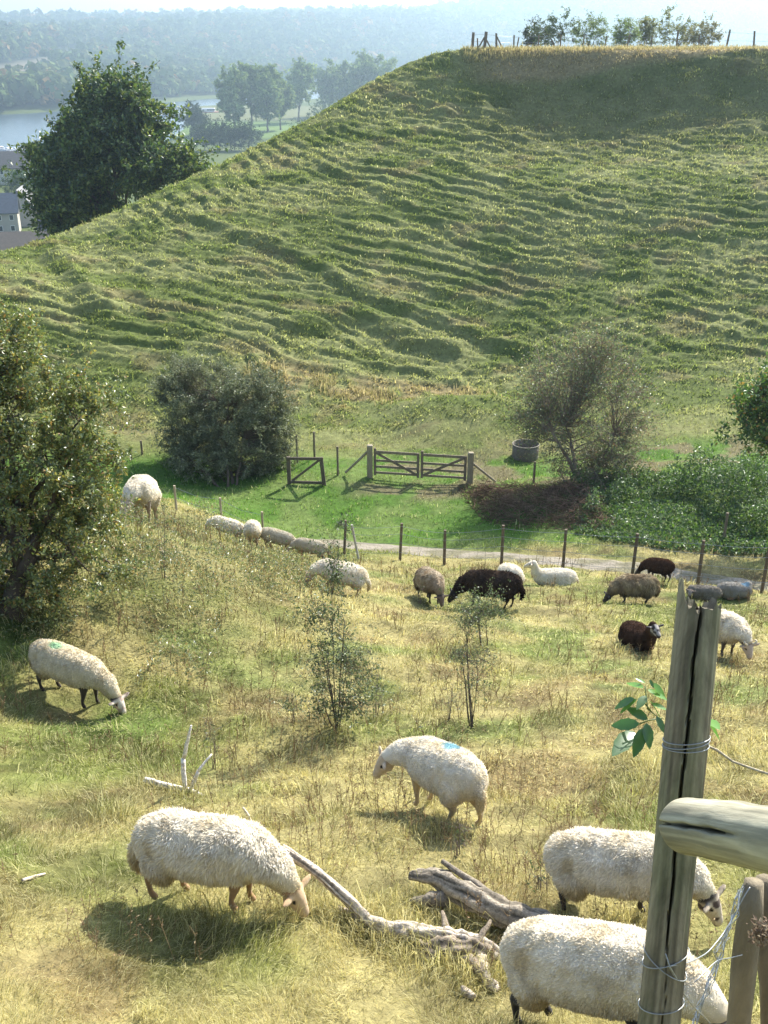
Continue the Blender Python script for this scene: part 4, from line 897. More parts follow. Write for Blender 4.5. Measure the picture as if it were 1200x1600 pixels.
t1 = np.cross(nn, rng.normal(size=nn.shape)); t1 /= np.linalg.norm(t1, axis=1)[:, None]; t2 = np.cross(nn, t1); sz = (np.repeat(rad, per) * .42)[:, None]
V = np.stack([P - t1 * sz, P - t2 * sz, P + t1 * sz, P + t2 * sz], 1).reshape(-1, 3)
cb.add(V, np.arange(len(V)).reshape(-1, 4), None, np.repeat(np.repeat(base_c, per, 0) * rng.uniform(.7, 1.3, (n * per, 1)), 4, 0))
tag(cb.build('woods', M_FAR), 'hazy woods covering the far valley slopes up to the skyline', 'woods', kind='stuff')

# ------------------------------------------------------------------ gates, fences, timber
WD = (.20, .165, .125); WDD = (.13, .105, .08); WDL = (.36, .31, .23)
def gpt(px, py, Y, up_=0.0):
    p = PY(px, py, Y); return Vector((p[0], p[1], h1(p[0], p[1]) + up_))
def post_bm(base, h, w, lean=(0, 0), c=WD, round_=True, seed=0):
    b = Buf(); base = Vector(base); top = base + Vector((lean[0], lean[1], h)); bot = base - Vector((lean[0] * .25, lean[1] * .25, .25))
    if round_:
        t = np.linspace(0, 1, 6)[:, None]; p = np.array(bot) * (1 - t) + np.array(top) * t
        tube(b, p, np.linspace(w / 2, w / 2 * .92, 6), 9, c, wob=.08, seed=seed)
    else: beam(b, bot, top, w, w, c, up=(0, 1, 0))
    return b
P1, P2 = gpt(578, 742, 33.8), gpt(734, 757, 33.6)
for p, hh, lab in ((P1, 1.22, 'stout square hanging post at the left end of the double field gate'), (P2, 1.18, 'stout square hanging post at the right end of the double field gate')):
    tag(post_bm(p, hh, .20, c=(.30, .26, .19), round_=False).build('gate_post', M_OLDWOOD), lab, 'gate post', 'hanging posts of the double gate')
dirv = (P2 - P1); Lg = dirv.length; d = dirv.normalized()
def gate_leaf(a, b, flip, lab):
    a = Vector(a); b = Vector(b); dd = (b - a).normalized(); root = thing('field_gate', a, lab, 'gate', 'leaves of the double field gate')
    Z = Vector((0, 0, 1)); n_ = dd.cross(Z).normalized()
    for e, hh in ((a + dd * .04, 1.02), (b - dd * .04, .92 if flip == 0 else .92)):
        f = Buf(); beam(f, e + Z * .10, e + Z * (.10 + hh), .09, .08, WD, up=(0, 1, 0)); f.build('stile', M_OLDWOOD, root)
    for k, hh in enumerate((.20, .43, .66, .98)):
        f = Buf(); beam(f, a + dd * .0 + Z * hh + n_ * .002, b + Z * (hh - (.0)) + n_ * .002, .035, .085 if k < 3 else .10, (.24, .20, .15)); f.build('rail', M_OLDWOOD, root)
    f = Buf()
    if flip == 0: beam(f, a + dd * .08 + Z * .96 + n_ * .04, b - dd * .08 + Z * .22 + n_ * .04, .03, .09, WD)
    else: beam(f, b - dd * .08 + Z * .96 + n_ * .04, a + dd * .08 + Z * .22 + n_ * .04, .03, .09, WD)
    f.build('brace', M_OLDWOOD, root); return root
mid = (P1 + P2) / 2
gate_leaf(P1 + d * .14, mid - d * .03, 0, 'left leaf of the weathered double field gate, brace falling to the right')
gate_leaf(mid + d * .03, P2 - d * .14, 1, 'right leaf of the weathered double field gate, brace rising to the right')
def strut(a, b, w, lab, c=WD):
    f = Buf(); tube(f, [Vector(a) + (Vector(b) - Vector(a)) * t for t in (0, .33, .66, 1)], w / 2, 8, c, wob=.1); tag(f.build('strut', M_OLDWOOD), lab, 'strut', 'diagonal struts propping the gate posts')
strut(gpt(540, 746, 33.9, .1), P1 + Vector((-.05, 0, 1.0)), .09, 'slanting strut propping the left post of the double gate', (.30, .26, .19))
strut(gpt(775, 745, 33.6, .05), P2 + Vector((.06, 0, .78)), .09, 'slanting strut propping the right post of the double gate', (.30, .26, .19))
# wicket
A1, A2 = gpt(452, 755, 33.2), gpt(507, 755, 33.0)
root = thing('wicket_gate', A1, 'small dark open-framed wicket gate beside the willow bush', 'gate')
for e, hh, ln in ((A1, 1.02, 0), (A2, 1.05, -.10)):
    f = Buf(); beam(f, e - Vector((0, 0, .1)), e + Vector((ln, 0, hh)), .13, .11, (.12, .10, .08), up=(0, 1, 0)); f.build('post', M_OLDWOOD, root)
f = Buf(); beam(f, A1 + Vector((-.02, -.07, .98)), A2 + Vector((-.02, -.07, 1.02)), .06, .10, (.12, .10, .08)); f.build('rail', M_OLDWOOD, root)
f = Buf(); beam(f, A1 + Vector((.06, -.07, .10)), A2 + Vector((-.06, -.07, .12)), .05, .10, (.12, .10, .08)); f.build('rail', M_OLDWOOD, root)
f = Buf(); beam(f, A1 + Vector((.10, -.02, .12)), A2 + Vector((-.16, -.02, .95)), .05, .08, (.13, .11, .085)); f.build('brace', M_OLDWOOD, root)
for px, py, Y, hh, lab in [(465, 735, 35.5, 1.05, 'left of the two thin stakes behind the wicket gate'), (492, 732, 35.8, 1.05, 'right of the two thin stakes behind the wicket gate'), (528, 743, 33.9, 1.08, 'lone upright stake between the wicket gate and the strutted gate post'),
        (834, 752, 33, .78, 'short stake on top of the brown brush bank'), (1092, 752, 31, .60, 'stake behind the bramble bank, left of two'), (1187, 766, 30.5, .78, 'stake behind the bramble bank near the right edge'), (1131, 842, 26, .85, 'lichened stake standing in the bramble bank'),
        (205, 712, 36, .5, 'left of two short stakes in the gully behind the standing sheep'), (222, 708, 36.5, .55, 'right of two short stakes in the gully behind the standing sheep')]:
    tag(post_bm(gpt(px, py, Y), hh, .085, c=WD, seed=int(px)).build('stake', M_OLDWOOD), lab, 'stake', 'single stakes around the gates and bank')
# galvanised ring feeder
c0 = gpt(820, 722, 36.4); root = thing('ring_feeder', c0, 'dark round metal feeder ring standing on the turf right of the gates', 'feeder')
f = Buf(); R_ = .50; n_ = 40; V = []; 
a = np.arange(n_) * 2 * math.pi / n_
prof = [(R_, .0), (R_ * 1.0, .30), (R_ * 1.0, .60), (R_ * .965, .60), (R_ * .965, .02)]
for r, z in prof:
    rr_ = r + .006 * np.sin(a * 20); V.append(np.stack([c0.x + np.cos(a) * rr_, c0.y + np.sin(a) * rr_ * .95, np.full(n_, c0.z + z - .05)], 1))
V = np.concatenate(V); Q = [(k * n_ + j, k * n_ + (j + 1) % n_, (k + 1) * n_ + (j + 1) % n_, (k + 1) * n_ + j) for k in range(4) for j in range(n_)]
f.add(V, Q, None, (.17, .15, .13)); f.build('drum', M_RUST, root, True)
f = Buf(); tube(f, [(c0.x + math.cos(t) * R_, c0.y + math.sin(t) * R_ * .95, c0.z + .55) for t in np.linspace(0, 2 * math.pi, 41)], .018, 6, (.32, .29, .25), cap=False); f.build('rim', M_RUST, root, True)

# wire fence along the track
FP = [(538, 872, 26.0, .06, 1.05), (560, 874, 25.2, -.17, 1.05), (625, 881, 25.0, .04, 1.12), (694, 884, 24.8, 0, 1.05), (783, 889, 24.3, 0, 1.18), (879, 895, 23.6, 0, 1.22), (987, 905, 22.6, .02, 1.22), (1089, 921, 21.7, 0, 1.22), (1190, 926, 21.0, 0, 1.28), (1300, 935, 20.5, 0, 1.2)]
fence = thing('wire_fence', gpt(783, 889, 24.3), 'wire stock fence on thin dark stakes along the near side of the track', 'fence')
tops = []
for px, py, Y, ln, hh in FP:
    b = gpt(px, py, Y); post_bm(b, hh, .085 if px != 560 else .07, lean=(ln, 0), c=WDD if px != 560 else (.4, .38, .35), seed=px).build('post', M_OLDWOOD, fence); tops.append((b, b + Vector((ln, 0, hh))))
for k, fr in enumerate((.94, .74, .50, .24)):
    f = Buf(); pts = []
    for (b0, t0), (b1, t1) in zip(tops[:-1], tops[1:]):
        for s in np.linspace(0, 1, 8)[:-1]: p = b0.lerp(t0, fr).lerp(b1.lerp(t1, fr), float(s)); p = p - Vector((0, .05, math.sin(s * math.pi) * .03)); pts.append(p)
    tube(f, pts, .0045, 4, (.3, .3, .3)); f.build('wire', M_WIRE, fence)
for (b0, t0), (b1, t1) in zip(tops[2:-1], tops[3:]):
    L = (b1 - b0).length; m = int(L / .22); f = Buf(); A_, B_2 = [], []
    for s in range(1, m):
        s = s / m; A_.append(b0.lerp(t0, .04).lerp(b1.lerp(t1, .04), s) - Vector((0, .05, 0))); B_2.append(b0.lerp(t0, .74).lerp(b1.lerp(t1, .74), s) - Vector((0, .05, .02)))
    tubes_fast(f, np.array(A_), np.array(B_2), .0028, .0028, (.3, .3, .3), 3); f.build('netting', M_WIRE, fence)
for px, py, Y in [(733, 884, 24.3), (906, 905, 22.6), (940, 904, 22.6), (842, 896, 23.6)]: pass
lf = thing('wire_fence', gpt(352, 800, 26.5), 'low sagging wire fence in the shadow of the willow bush', 'fence'); tp = []
for px, py, Y in [(275, 790, 26), (345, 798, 26), (410, 815, 26)]:
    b = gpt(px, py, Y); post_bm(b, .75, .07, c=WDL, seed=px).build('post', M_OLDWOOD, lf); tp.append(b)
for hh in (.7, .4):
    f = Buf(); tube(f, [tp[0] + Vector((0, 0, hh)), tp[0].lerp(tp[1], .5) + Vector((0, 0, hh - .1)), tp[1] + Vector((0, 0, hh)), tp[1].lerp(tp[2], .5) + Vector((0, 0, hh - .12)), tp[2] + Vector((0, 0, hh - .05))], .005, 4); f.build('wire', M_WIRE, lf)
# fence along the hilltop
hf = thing('hilltop_fence', PY(740, 78, 72), 'old post and wire fence running along the hilltop rim', 'fence'); tp = []
for px, hh, w in [(738, 1.05, .20), (747, .7, .10), (757, 1.1, .22), (776, 1.0, .15), (803, .9, .10), (807, .75, .09), (841, .95, .10), (876, .9, .10), (911, .9, .09), (945, .85, .09), (980, .95, .10), (1017, .85, .09), (1057, 1.2, .12), (1092, .9, .09), (1135, 1.25, .13), (1178, 1.15, .13), (1222, 1.1, .12)]:
    b = gpt(px, 72, 73.2 if px > 800 else 72.3, 0); post_bm(b, hh * .95, w, lean=(rng.normal(0, .05), 0), c=WD, seed=px).build('post', M_OLDWOOD, hf); tp.append((b, hh))
for px0, px1 in ((746, 757), (786, 776), (768, 757)):
    f = Buf(); a = gpt(px0, 76, 72.2, 0); b = gpt(px1, 72, 72.3, .75); tube(f, [a, (a + b) / 2, b], .05, 6, WD); f.build('strut', M_OLDWOOD, hf)
for fr in (.85, .45):
    f = Buf(); tube(f, [b + Vector((0, 0, hh * fr * .95)) for b, hh in tp if hh > .8], .008, 4); f.build('wire', M_WIRE, hf)

# ------------------------------------------------------------------ logs and dead branches
def log(name, pts, rad, lab, cat, c=(.30, .26, .20), group=None, n=30, wob=.22, stubs=(), mat=None, seed=0):
    root = thing(name, pts[0], lab, cat, group); f = Buf(); pts = np.array(pts, float)
    t = np.linspace(0, 1, len(pts)); tt = np.linspace(0, 1, len(pts) * 6); P = np.stack([np.interp(tt, t, pts[:, i]) for i in range(3)], 1)
    for _ in range(4): P[1:-1] = (P[:-2] + P[2:] + P[1:-1] * 2) / 4
    R = np.interp(tt, t, rad); P = P + rng.normal(0, .08, P.shape) * R[:, None] * .5
    tube(f, P, R, n, c, wob=wob, seed=seed)
    V = f.v[0]; m_ = len(P) * n; an = np.tile(np.arange(n) * 2 * math.pi / n, len(P)); lg = np.repeat(np.arange(len(P)), n); cn = np.repeat(P, n, 0)
    g_ = fbm(np.cos(an) * 9 + seed, np.sin(an) * 9, lg * .10, o=3, seed=seed + 2) ; V[:m_] = cn + (V[:m_] - cn) * (1 + (g_ - .5) * .55)[:, None]; f.v[0] = V
    f.c[0][:m_] = f.c[0][:m_] * (.35 + 1.2 * ss(.3, .65, g_))[:, None]
    f.build('trunk', mat or M_DEAD, root, True)
    for a, b, ra, rb in stubs:
        f = Buf(); a = np.array(a); b = np.array(b); t_ = np.linspace(0, 1, 6)[:, None]; p = a * (1 - t_) + b * t_ + rng.normal(0, .1, (6, 3)) * ra
        tube(f, p, np.linspace(ra, rb, 6), 8, c, wob=.2); f.build('stub', mat or M_DEAD, root, True)
    return root
def gu(px, py, up_=0.0): p = G(px, py); return np.array([p[0], p[1], p[2] + up_])
def pz(px, py, Y): return PY(px, py, Y)
Yb = G(640, 1500)[1]
# bleached fallen branch curving down to the root plate
q = gu(628, 1478, .05)
log('fallen_branch', [pz(440, 1325, q[1] + .55), pz(490, 1358, q[1] + .42), pz(540, 1404, q[1] + .28), pz(590, 1450, q[1] + .12), gu(628, 1470, .06), gu(665, 1474, .05), gu(705, 1480, .06), gu(740, 1492, .06), gu(785, 1512, .05)],
    [.028, .033, .038, .044, .050, .055, .062, .065, .05], 'bleached fallen branch curving from the long-woolled sheep down to the log', 'branch', (.44, .38, .31),
    stubs=[(gu(640, 1475, .05), gu(528, 1432, .03), .045, .02), (gu(745, 1490, .05), gu(762, 1545, .03), .05, .03)], seed=3)
log('root_stump', [gu(655, 1492, .03), gu(690, 1500, .05), gu(735, 1500, .06), gu(775, 1515, .03)], [.05, .085, .09, .05], 'gnarled broken root lump at the lower end of the bleached branch', 'stump', (.24, .20, .155), wob=.4, seed=9,
    stubs=[(gu(700, 1490, .08), gu(690, 1452, .12), .04, .012), (gu(740, 1500, .06), gu(765, 1475, .15), .035, .012), (gu(720, 1500, .05), gu(752, 1535, .03), .05, .03)])
log('fallen_log', [gu(640, 1400, .17), gu(680, 1405, .18), gu(730, 1425, .16), gu(790, 1450, .13), gu(850, 1470, .10), gu(900, 1492, .06)], [.028, .066, .085, .09, .08, .06], 'thick split weathered log lying behind the nearest sheep', 'log', (.22, .19, .15), wob=.3, seed=5,
    stubs=[(gu(700, 1425, .10), gu(638, 1418, .05), .07, .02), (gu(780, 1440, .14), gu(690, 1398, .30), .028, .018)])
for a, b, r, lab in [((722, 1555), (740, 1568), .030, 'short broken stick end left of the nearest sheep'), ((36, 1383), (72, 1372), .012, 'short bare twig lying in the grass at the lower left'), ((765, 1540), (778, 1552), .035, 'pale stone-like chunk of wood by the nearest sheep')]:
    log('stick', [gu(*a, .02), (gu(*a, .02) + gu(*b, .02)) / 2, gu(*b, .02)], [r, r * .9, r * .6], lab, 'stick', (.42, .36, .29), 'loose sticks on the grass', n=8)
f0 = gu(298, 1240, .02)
log('forked_stick', [gu(228, 1226, .06), gu(258, 1234, .05), f0, gu(318, 1246, .01)], [.027, .026, .022, .014], 'pale forked stick lying behind the long-woolled sheep with two upright prongs', 'stick', (.78, .73, .66), n=9,
    stubs=[(gu(290, 1240, .02), pz(286, 1185, f0[1] + .05), .023, .021), (pz(286, 1185, f0[1] + .05), pz(299, 1134, f0[1] + .1), .021, .009), (f0, pz(310, 1205, f0[1]), .018, .016), (pz(310, 1205, f0[1]), pz(331, 1178, f0[1] + .1), .016, .008)], mat=M_DEAD)
q = gu(392, 1290, 0); log('stick', [q, pz(388, 1275, q[1]), pz(380, 1262, q[1])], [.016, .014, .009], 'pale stub sticking up behind the back of the long-woolled sheep', 'stick', (.56, .50, .43), 'loose sticks on the grass', n=8)

# ------------------------------------------------------------------ the fence at the lookout
nf = thing('lookout_fence', PD(1030, 1600, 3.05), 'greenish split timber post with log rail and wire in the right foreground', 'fence')
top = Vector(PD(1092, 950, 2.80)); bot = Vector(PD(1026, 1640, 2.95)); ax = (bot - top).normalized()
gnd = bot.copy(); 
while gnd.z > h1(gnd.x, gnd.y) - .3 and gnd.z > -6: gnd = gnd + ax * .05
L = (gnd - top).length; f = Buf(); NA, NR = 96, 90
toC = (-top).normalized(); sx_ = toC.cross(-ax).normalized(); fr_ = (-ax).cross(sx_).normalized()     # sx_: to the right or left, fr_: toward the viewer
if sx_.x < 0: sx_ = -sx_
ang = np.arange(NA) * 2 * math.pi / NA; V = []; C = []
for k in range(NR + 1):
    u = k / NR; s = L * u ** 1.15; c = top + ax * s
    crack = 1 - ss(.75, 1.05, s)         # the split closes on the way down
    cw = .03 + .040 * crack
    r = .0590 * (1 + .02 * math.sin(s * 5)) * np.ones(NA)
    r = r * (1 + .018 * (vn(np.cos(ang) * 3 + 3, np.sin(ang) * 3 + s * 1.2, seed=2) - .5) * 2 + .008 * np.sin(ang * 23 + 3 * np.sin(s * 2)))
    a0 = 1.50 + .10 * math.sin(s * 3.1) + .16 * (float(vn(np.array([s * 9.]), np.array([0.]), seed=4)[0]) - .5) + .06 * (float(vn(np.array([s * 31.]), np.array([0.]), seed=5)[0]) - .5)      # angle of the crack: pi/2 faces the viewer
    dd = np.abs((ang - a0 + math.pi) % (2 * math.pi) - math.pi)
    depth = .93 * crack + .30 * (1 - crack)
    r = r * (1 - depth * np.clip(1 - dd / cw, 0, 1) ** .6 * ss(1.7, 1.3, s))
    d2 = np.abs((ang - a0 - math.pi + math.pi) % (2 * math.pi) - math.pi); r = r * (1 - .93 * crack * np.clip(1 - d2 / cw, 0, 1) ** .6 * ss(.5, .2, s))
    jag = 0.0
    if k < 14:
        w_ = (1 - k / 14.); xs = np.cos(ang)
        hgt = .018 * (vn(np.cos(ang) * 4 + 9, np.sin(ang) * 4, seed=6)) + .055 * ss(-.62, -.84, xs) + .012 * (vn(ang * 6, ang * 0, seed=8) > .5) - .030 * np.clip(1 - np.abs(xs + .02) / .22, 0, 1)
        jag = hgt * w_
    P = np.array(c)[None] + np.cos(ang)[:, None] * r[:, None] * np.array(sx_) + np.sin(ang)[:, None] * r[:, None] * np.array(fr_) - np.array(ax)[None] * (jag * np.ones(NA))[:, None]
    V.append(P)
    g = fbm(np.cos(ang) * 6 + 4, np.sin(ang) * 6, np.full(NA, s * 1.3), o=4, seed=3)
    cc = lincomb([.115, .10, .072], [.26, .23, .165], ss(.3, .7, g)); lw = ss(.4, .7, fbm(np.cos(ang) * 2, np.sin(ang) * 2, np.full(NA, s * 3), seed=5)) ; cc = cc * (1 - .4 * lw[:, None]) + np.array([.14, .16, .085]) * .4 * lw[:, None]
    cc = cc * (1 - .2 * np.clip(1 - dd / cw, 0, 1))[:, None]; C.append(cc)
# broken end grain: rings stepping in to the heart
endc = V[0].mean(0); ev = V[0] - endc; axn = np.array(-ax); hh_ = ev @ axn; pl = ev - hh_[:, None] * axn; pr_ = np.linalg.norm(pl, axis=1); lowh = np.quantile(hh_, .2) - .012
for j, fr in enumerate((.8, .5, .2)):
    P = endc + pl / pr_[:, None] * np.minimum(pr_, .058)[:, None] * fr + axn[None] * (lowh + (vn(np.cos(ang) * 5 * fr + j * 3, np.sin(ang) * 5 * fr, seed=11) - .5) * .012)[:, None]; V.insert(0, P); C.insert(0, np.tile([.15, .135, .10], (NA, 1)))
V = np.concatenate(V); C = np.concatenate(C); m = len(V) // NA
i = np.arange(m - 1)[:, None] * NA; j = np.arange(NA)[None]; Q = np.stack([i + j, i + (j + 1) % NA, i + NA + (j + 1) % NA, i + NA + j], -1).reshape(-1, 4)
f.add(V, Q, None, C); f.build('post', M_OLDWOOD, nf, False)
# rail
t = np.linspace(0, 1, 40); pr = [np.array(PD(1054, 1288, 2.66)), np.array(PD(1125, 1297, 2.42)), np.array(PD(1205, 1312, 2.16)), np.array(PD(1340, 1345, 1.85))]
P = np.stack([np.interp(t, [0, .35, .68, 1], [p[i] for p in pr]) for i in range(3)], 1)
for _ in range(6): P[1:-1] = (P[:-2] + P[2:] + 2 * P[1:-1]) / 4
R = np.full(40, .070); R[:5] = [.028, .050, .060, .066, .069]
NB = 120; f = Buf(); tube(f, P, R * (1 + .012 * np.sin(t * 17)), NB, (.40, .35, .25), wob=.03, seed=4)
V = f.v[0]; av = np.tile(np.arange(NB) * 2 * math.pi / NB, 40); tv = np.repeat(t, NB)
g = fbm(np.cos(av) * 7, np.sin(av) * 7, tv * 1.2, o=4, seed=7); cc = lincomb([.22, .21, .155], [.42, .395, .295], ss(.3, .7, g)); f.c[0][:40 * NB] = cc
# long drying crack on the side facing us
cenr = np.repeat(P, NB, 0); dirr = V[:40 * NB] - cenr; dirr /= np.linalg.norm(dirr, axis=1)[:, None]
ck = np.array(ray(1120, 1300)); ck = -ck / np.linalg.norm(ck); vdn = np.array([0, 0, -1.]); want = ck * .9 + vdn * .02; axr = (pr[2] - pr[0]) / np.linalg.norm(pr[2] - pr[0]); want = want - axr * (want * axr).sum(); want /= np.linalg.norm(want); cdot = (dirr * want).sum(1)
cdot = (dirr * want).sum(1) ; mk = ss(.9965, .9990, cdot + .0015 * np.sin(tv * 30)) * ss(.0, .04, tv) * ss(.66, .5, tv); f.v[0][:40 * NB] -= dirr * (mk * .035)[:, None]; f.c[0][:40 * NB] *= (1 - .8 * mk)[:, None]
f.build('rail', M_RAIL, nf, True)
# smaller stakes on the right
for (a, b, Da, Db, w, lab) in [((1178, 1378), (1150, 1640), 3.2, 3.35, .080, None), ((1196, 1372), (1212, 1640), 3.3, 3.4, .085, None)]:
    f = Buf(); A_ = Vector(PD(a[0], a[1], Da)); B3 = Vector(PD(b[0], b[1], Db)); dr = (B3 - A_).normalized()
    while B3.z > h1(B3.x, B3.y) - .1 and B3.z > -6: B3 = B3 + dr * .05
    p = [A_.lerp(B3, k / 12) for k in range(13)]; r = np.full(13, w / 2); r[0] *= .72; tube(f, p, r, 18, (.20, .17, .12), wob=.12, seed=int(w * 1000)); f.build('stake', M_BARK, nf, True)
def wirepts(pts, r=.0016, nm='wire', n=5):
    f = Buf(); pts = np.array(pts, float); t = np.linspace(0, 1, len(pts)); tt = np.linspace(0, 1, len(pts) * 5); P = np.stack([np.interp(tt, t, pts[:, i]) for i in range(3)], 1)
    for _ in range(3): P[1:-1] = (P[:-2] + P[2:] + P[1:-1] * 2) / 4
    tube(f, P, r, n); f.build(nm, M_WIRE, nf, True)
def ringpts(s, tilt, rr=.0625, a0=-.4, a1=3.6, n=22):
    c = top + ax * s; return [np.array(c + sx_ * (math.cos(a) * rr) + fr_ * (math.sin(a) * rr) + (-ax) * (-math.cos(a) * tilt)) for a in np.linspace(a0, a1, n)]
Lp = (Vector(PD(1076, 1150, 2.86)) - top).length
for ds, tl in ((0, .012), (.012, .015), (.022, .008)): wirepts(ringpts(Lp + ds, -tl, a0=0, a1=6.28, n=34), .0016)
Lq = (Vector(PD(1035, 1490, 2.93)) - top).length
wirepts(ringpts(Lq, -.03), .0018); wirepts(ringpts(Lq + .015, .035), .0018); wirepts(ringpts(Lq + .14, -.015), .0018)
k0 = PD(1046, 1510, 2.84)
wirepts([k0, PD(1075, 1505, 2.9), PD(1105, 1490, 3.0), PD(1128, 1462, 3.1), PD(1145, 1435, 3.15), PD(1160, 1405, 3.15), PD(1172, 1386, 3.16)], .002)
wirepts([k0, PD(1062, 1545, 2.9), PD(1085, 1575, 2.95), PD(1110, 1598, 3.0), PD(1130, 1640, 3.05)], .002)
wirepts([PD(1040, 1490, 2.85), k0, PD(1058, 1530, 2.85)], .002)
wirepts([PD(1085, 1535, 2.95), PD(1120, 1500, 3.05), PD(1140, 1497, 3.1), PD(1160, 1492, 3.12)], .0014)
f = Buf(); A_, B3 = [], []          # crumpled chicken wire
NM = 7; MM = 12; grid = {}
for a in range(NM):
    for b in range(MM):
        px = 1172 - b * 7 - a * 4 + rng.normal(0, 4); py = 1388 + b * 20 + rng.normal(0, 4) - 0 * a
        grid[a, b] = PD(px + (a - 3) * 3.2, py, 3.12 + .03 * a + rng.normal(0, .012))
for a in range(NM - 1):
    for b in range(MM - 1):
        A_ += [grid[a, b], grid[a, b], grid[a + 1, b]]; B3 += [grid[a + 1, b], grid[a, b + 1], grid[a, b + 1]]
tubes_fast(f, np.array(A_), np.array(B3), .0011, .0011, (.3, .3, .3), 3); f.build('netting', M_WIRE, nf)
# pale bine running off to the right
root = thing('bramble_stem', PD(1098, 1160, 2.9), 'thin pale bare stem running from the split post to the right edge', 'stem')
f = Buf(); P = np.array([PD(1100, 1163, 2.88), PD(1120, 1172, 2.88), PD(1145, 1190, 2.86), PD(1175, 1201, 2.83), PD(1215, 1214, 2.8), PD(1290, 1240, 2.75)]); tube(f, P, [.003, .0045, .0035, .004, .0035, .004], 7, (.48, .42, .30)); f.build('stem', M_DEAD, root, True)
# dried flower head beside the stakes
root = thing('dried_weed', gu(1240, 1560), 'dried purple-brown seed head hanging over the right-hand stakes', 'weed')
f = Buf(); leaves(f, PD(1190, 1455, 2.95) + rng.normal(0, .016, (220, 3)), .018, [(.17, .13, .10), (.28, .23, .17)], .5); f.build('seed_head', M_DRY, root)
f = Buf(); tube(f, [PD(1195, 1460, 2.95), PD(1215, 1475, 2.97), PD(1240, 1560, 3.1), gu(1240, 1560)], .003, 5, (.2, .15, .1)); f.build('stem', M_DRY, root)

# ash seedling behind the post
root = thing('ash_seedling', PD(1050, 1500, 3.15), 'ash seedling with glossy green leaflets poking out behind the split post', 'seedling')
D0 = 3.04
fs = Buf()
for pts in [[(1052, 1500), (1056, 1300), (1050, 1150), (1030, 1122), (1012, 1108), (1008, 1072)], [(1035, 1122), (1012, 1126), (994, 1133)], [(1018, 1112), (1000, 1090)], [(1055, 1200), (1090, 1160), (1108, 1130)]]:
    tube(fs, [PD(x, y, D0 + .08) for x, y in pts], .0022, 6, (.22, .26, .10))
sb_ = PD(1052, 1500, D0 + .08); fs2 = [np.array([sb_[0], sb_[1], h1(sb_[0], sb_[1])]), sb_]; tube(fs, fs2, .003, 6, (.2, .2, .1))
fs.build('stem', M_LEAF, root, True)
LF = [((999,1131),(953,1133),0),((991,1143),(958,1177),0),((1005,1138),(991,1183),0),((1010,1130),(1016,1169),0),((1012,1124),(978,1104),0),((1009,1087),(995,1107),1),((991,1091),(958,1106),1),((995,1093),(966,1113),2),
      ((1005,1075),(978,1064),2),((1008,1067),(994,1059),2),((1012,1078),(1045,1092),2),((1020,1068),(1043,1093),2),((1015,1095),(1034,1120),1),((1018,1100),(1045,1108),2),((1025,1120),(1042,1147),0),((1107,1130),(1128,1156),2),((1104,1124),(1124,1136),2),((1015,1062),(1022,1075),1)]
for (a, b, kd) in LF:
    f = Buf(); A_ = PD(a[0], a[1], D0 + .05 + rng.normal(0, .015)); B3 = PD(b[0], b[1], D0 + .05 + rng.normal(0, .03)); d_ = B3 - A_; L_ = np.linalg.norm(d_); d_ /= L_
    vw = -A_ / np.linalg.norm(A_); nrm = vw * (.75 if kd == 0 else .35) + np.array([0, 0, 1]) * (.5 if kd == 0 else 1.0) + rng.normal(0, .15, 3); s_v = np.cross(d_, nrm); s_v /= np.linalg.norm(s_v); nrm = np.cross(s_v, d_)
    tt = np.linspace(0, 1, 9); wv = L_ * .20 * np.sin(np.pi * tt ** .8) ** .8; wv[0] = .001; wv[-1] = .0005
    mid_ = A_ + d_ * (tt * L_)[:, None] - nrm * (L_ * .10 * tt ** 2)[:, None]
    serr = 1 + .06 * np.where(np.arange(9) % 2, 1, -1)
    Vl = mid_ + s_v * (wv * serr)[:, None] + nrm * (wv * .18)[:, None]; Vr = mid_ - s_v * (wv * serr)[:, None] + nrm * (wv * .18)[:, None]
    V = np.concatenate([Vl, mid_, Vr]); Q = [(k, k + 1, 9 + k + 1, 9 + k) for k in range(8)] + [(9 + k, 9 + k + 1, 18 + k + 1, 18 + k) for k in range(8)]
    f.add(V, Q, None, np.array([(.055, .13, .03), (.08, .17, .04), (.12, .26, .04)][kd]) * rng.uniform(.85, 1.15)); f.build('leaflet', M_LEAFG2, root, True)

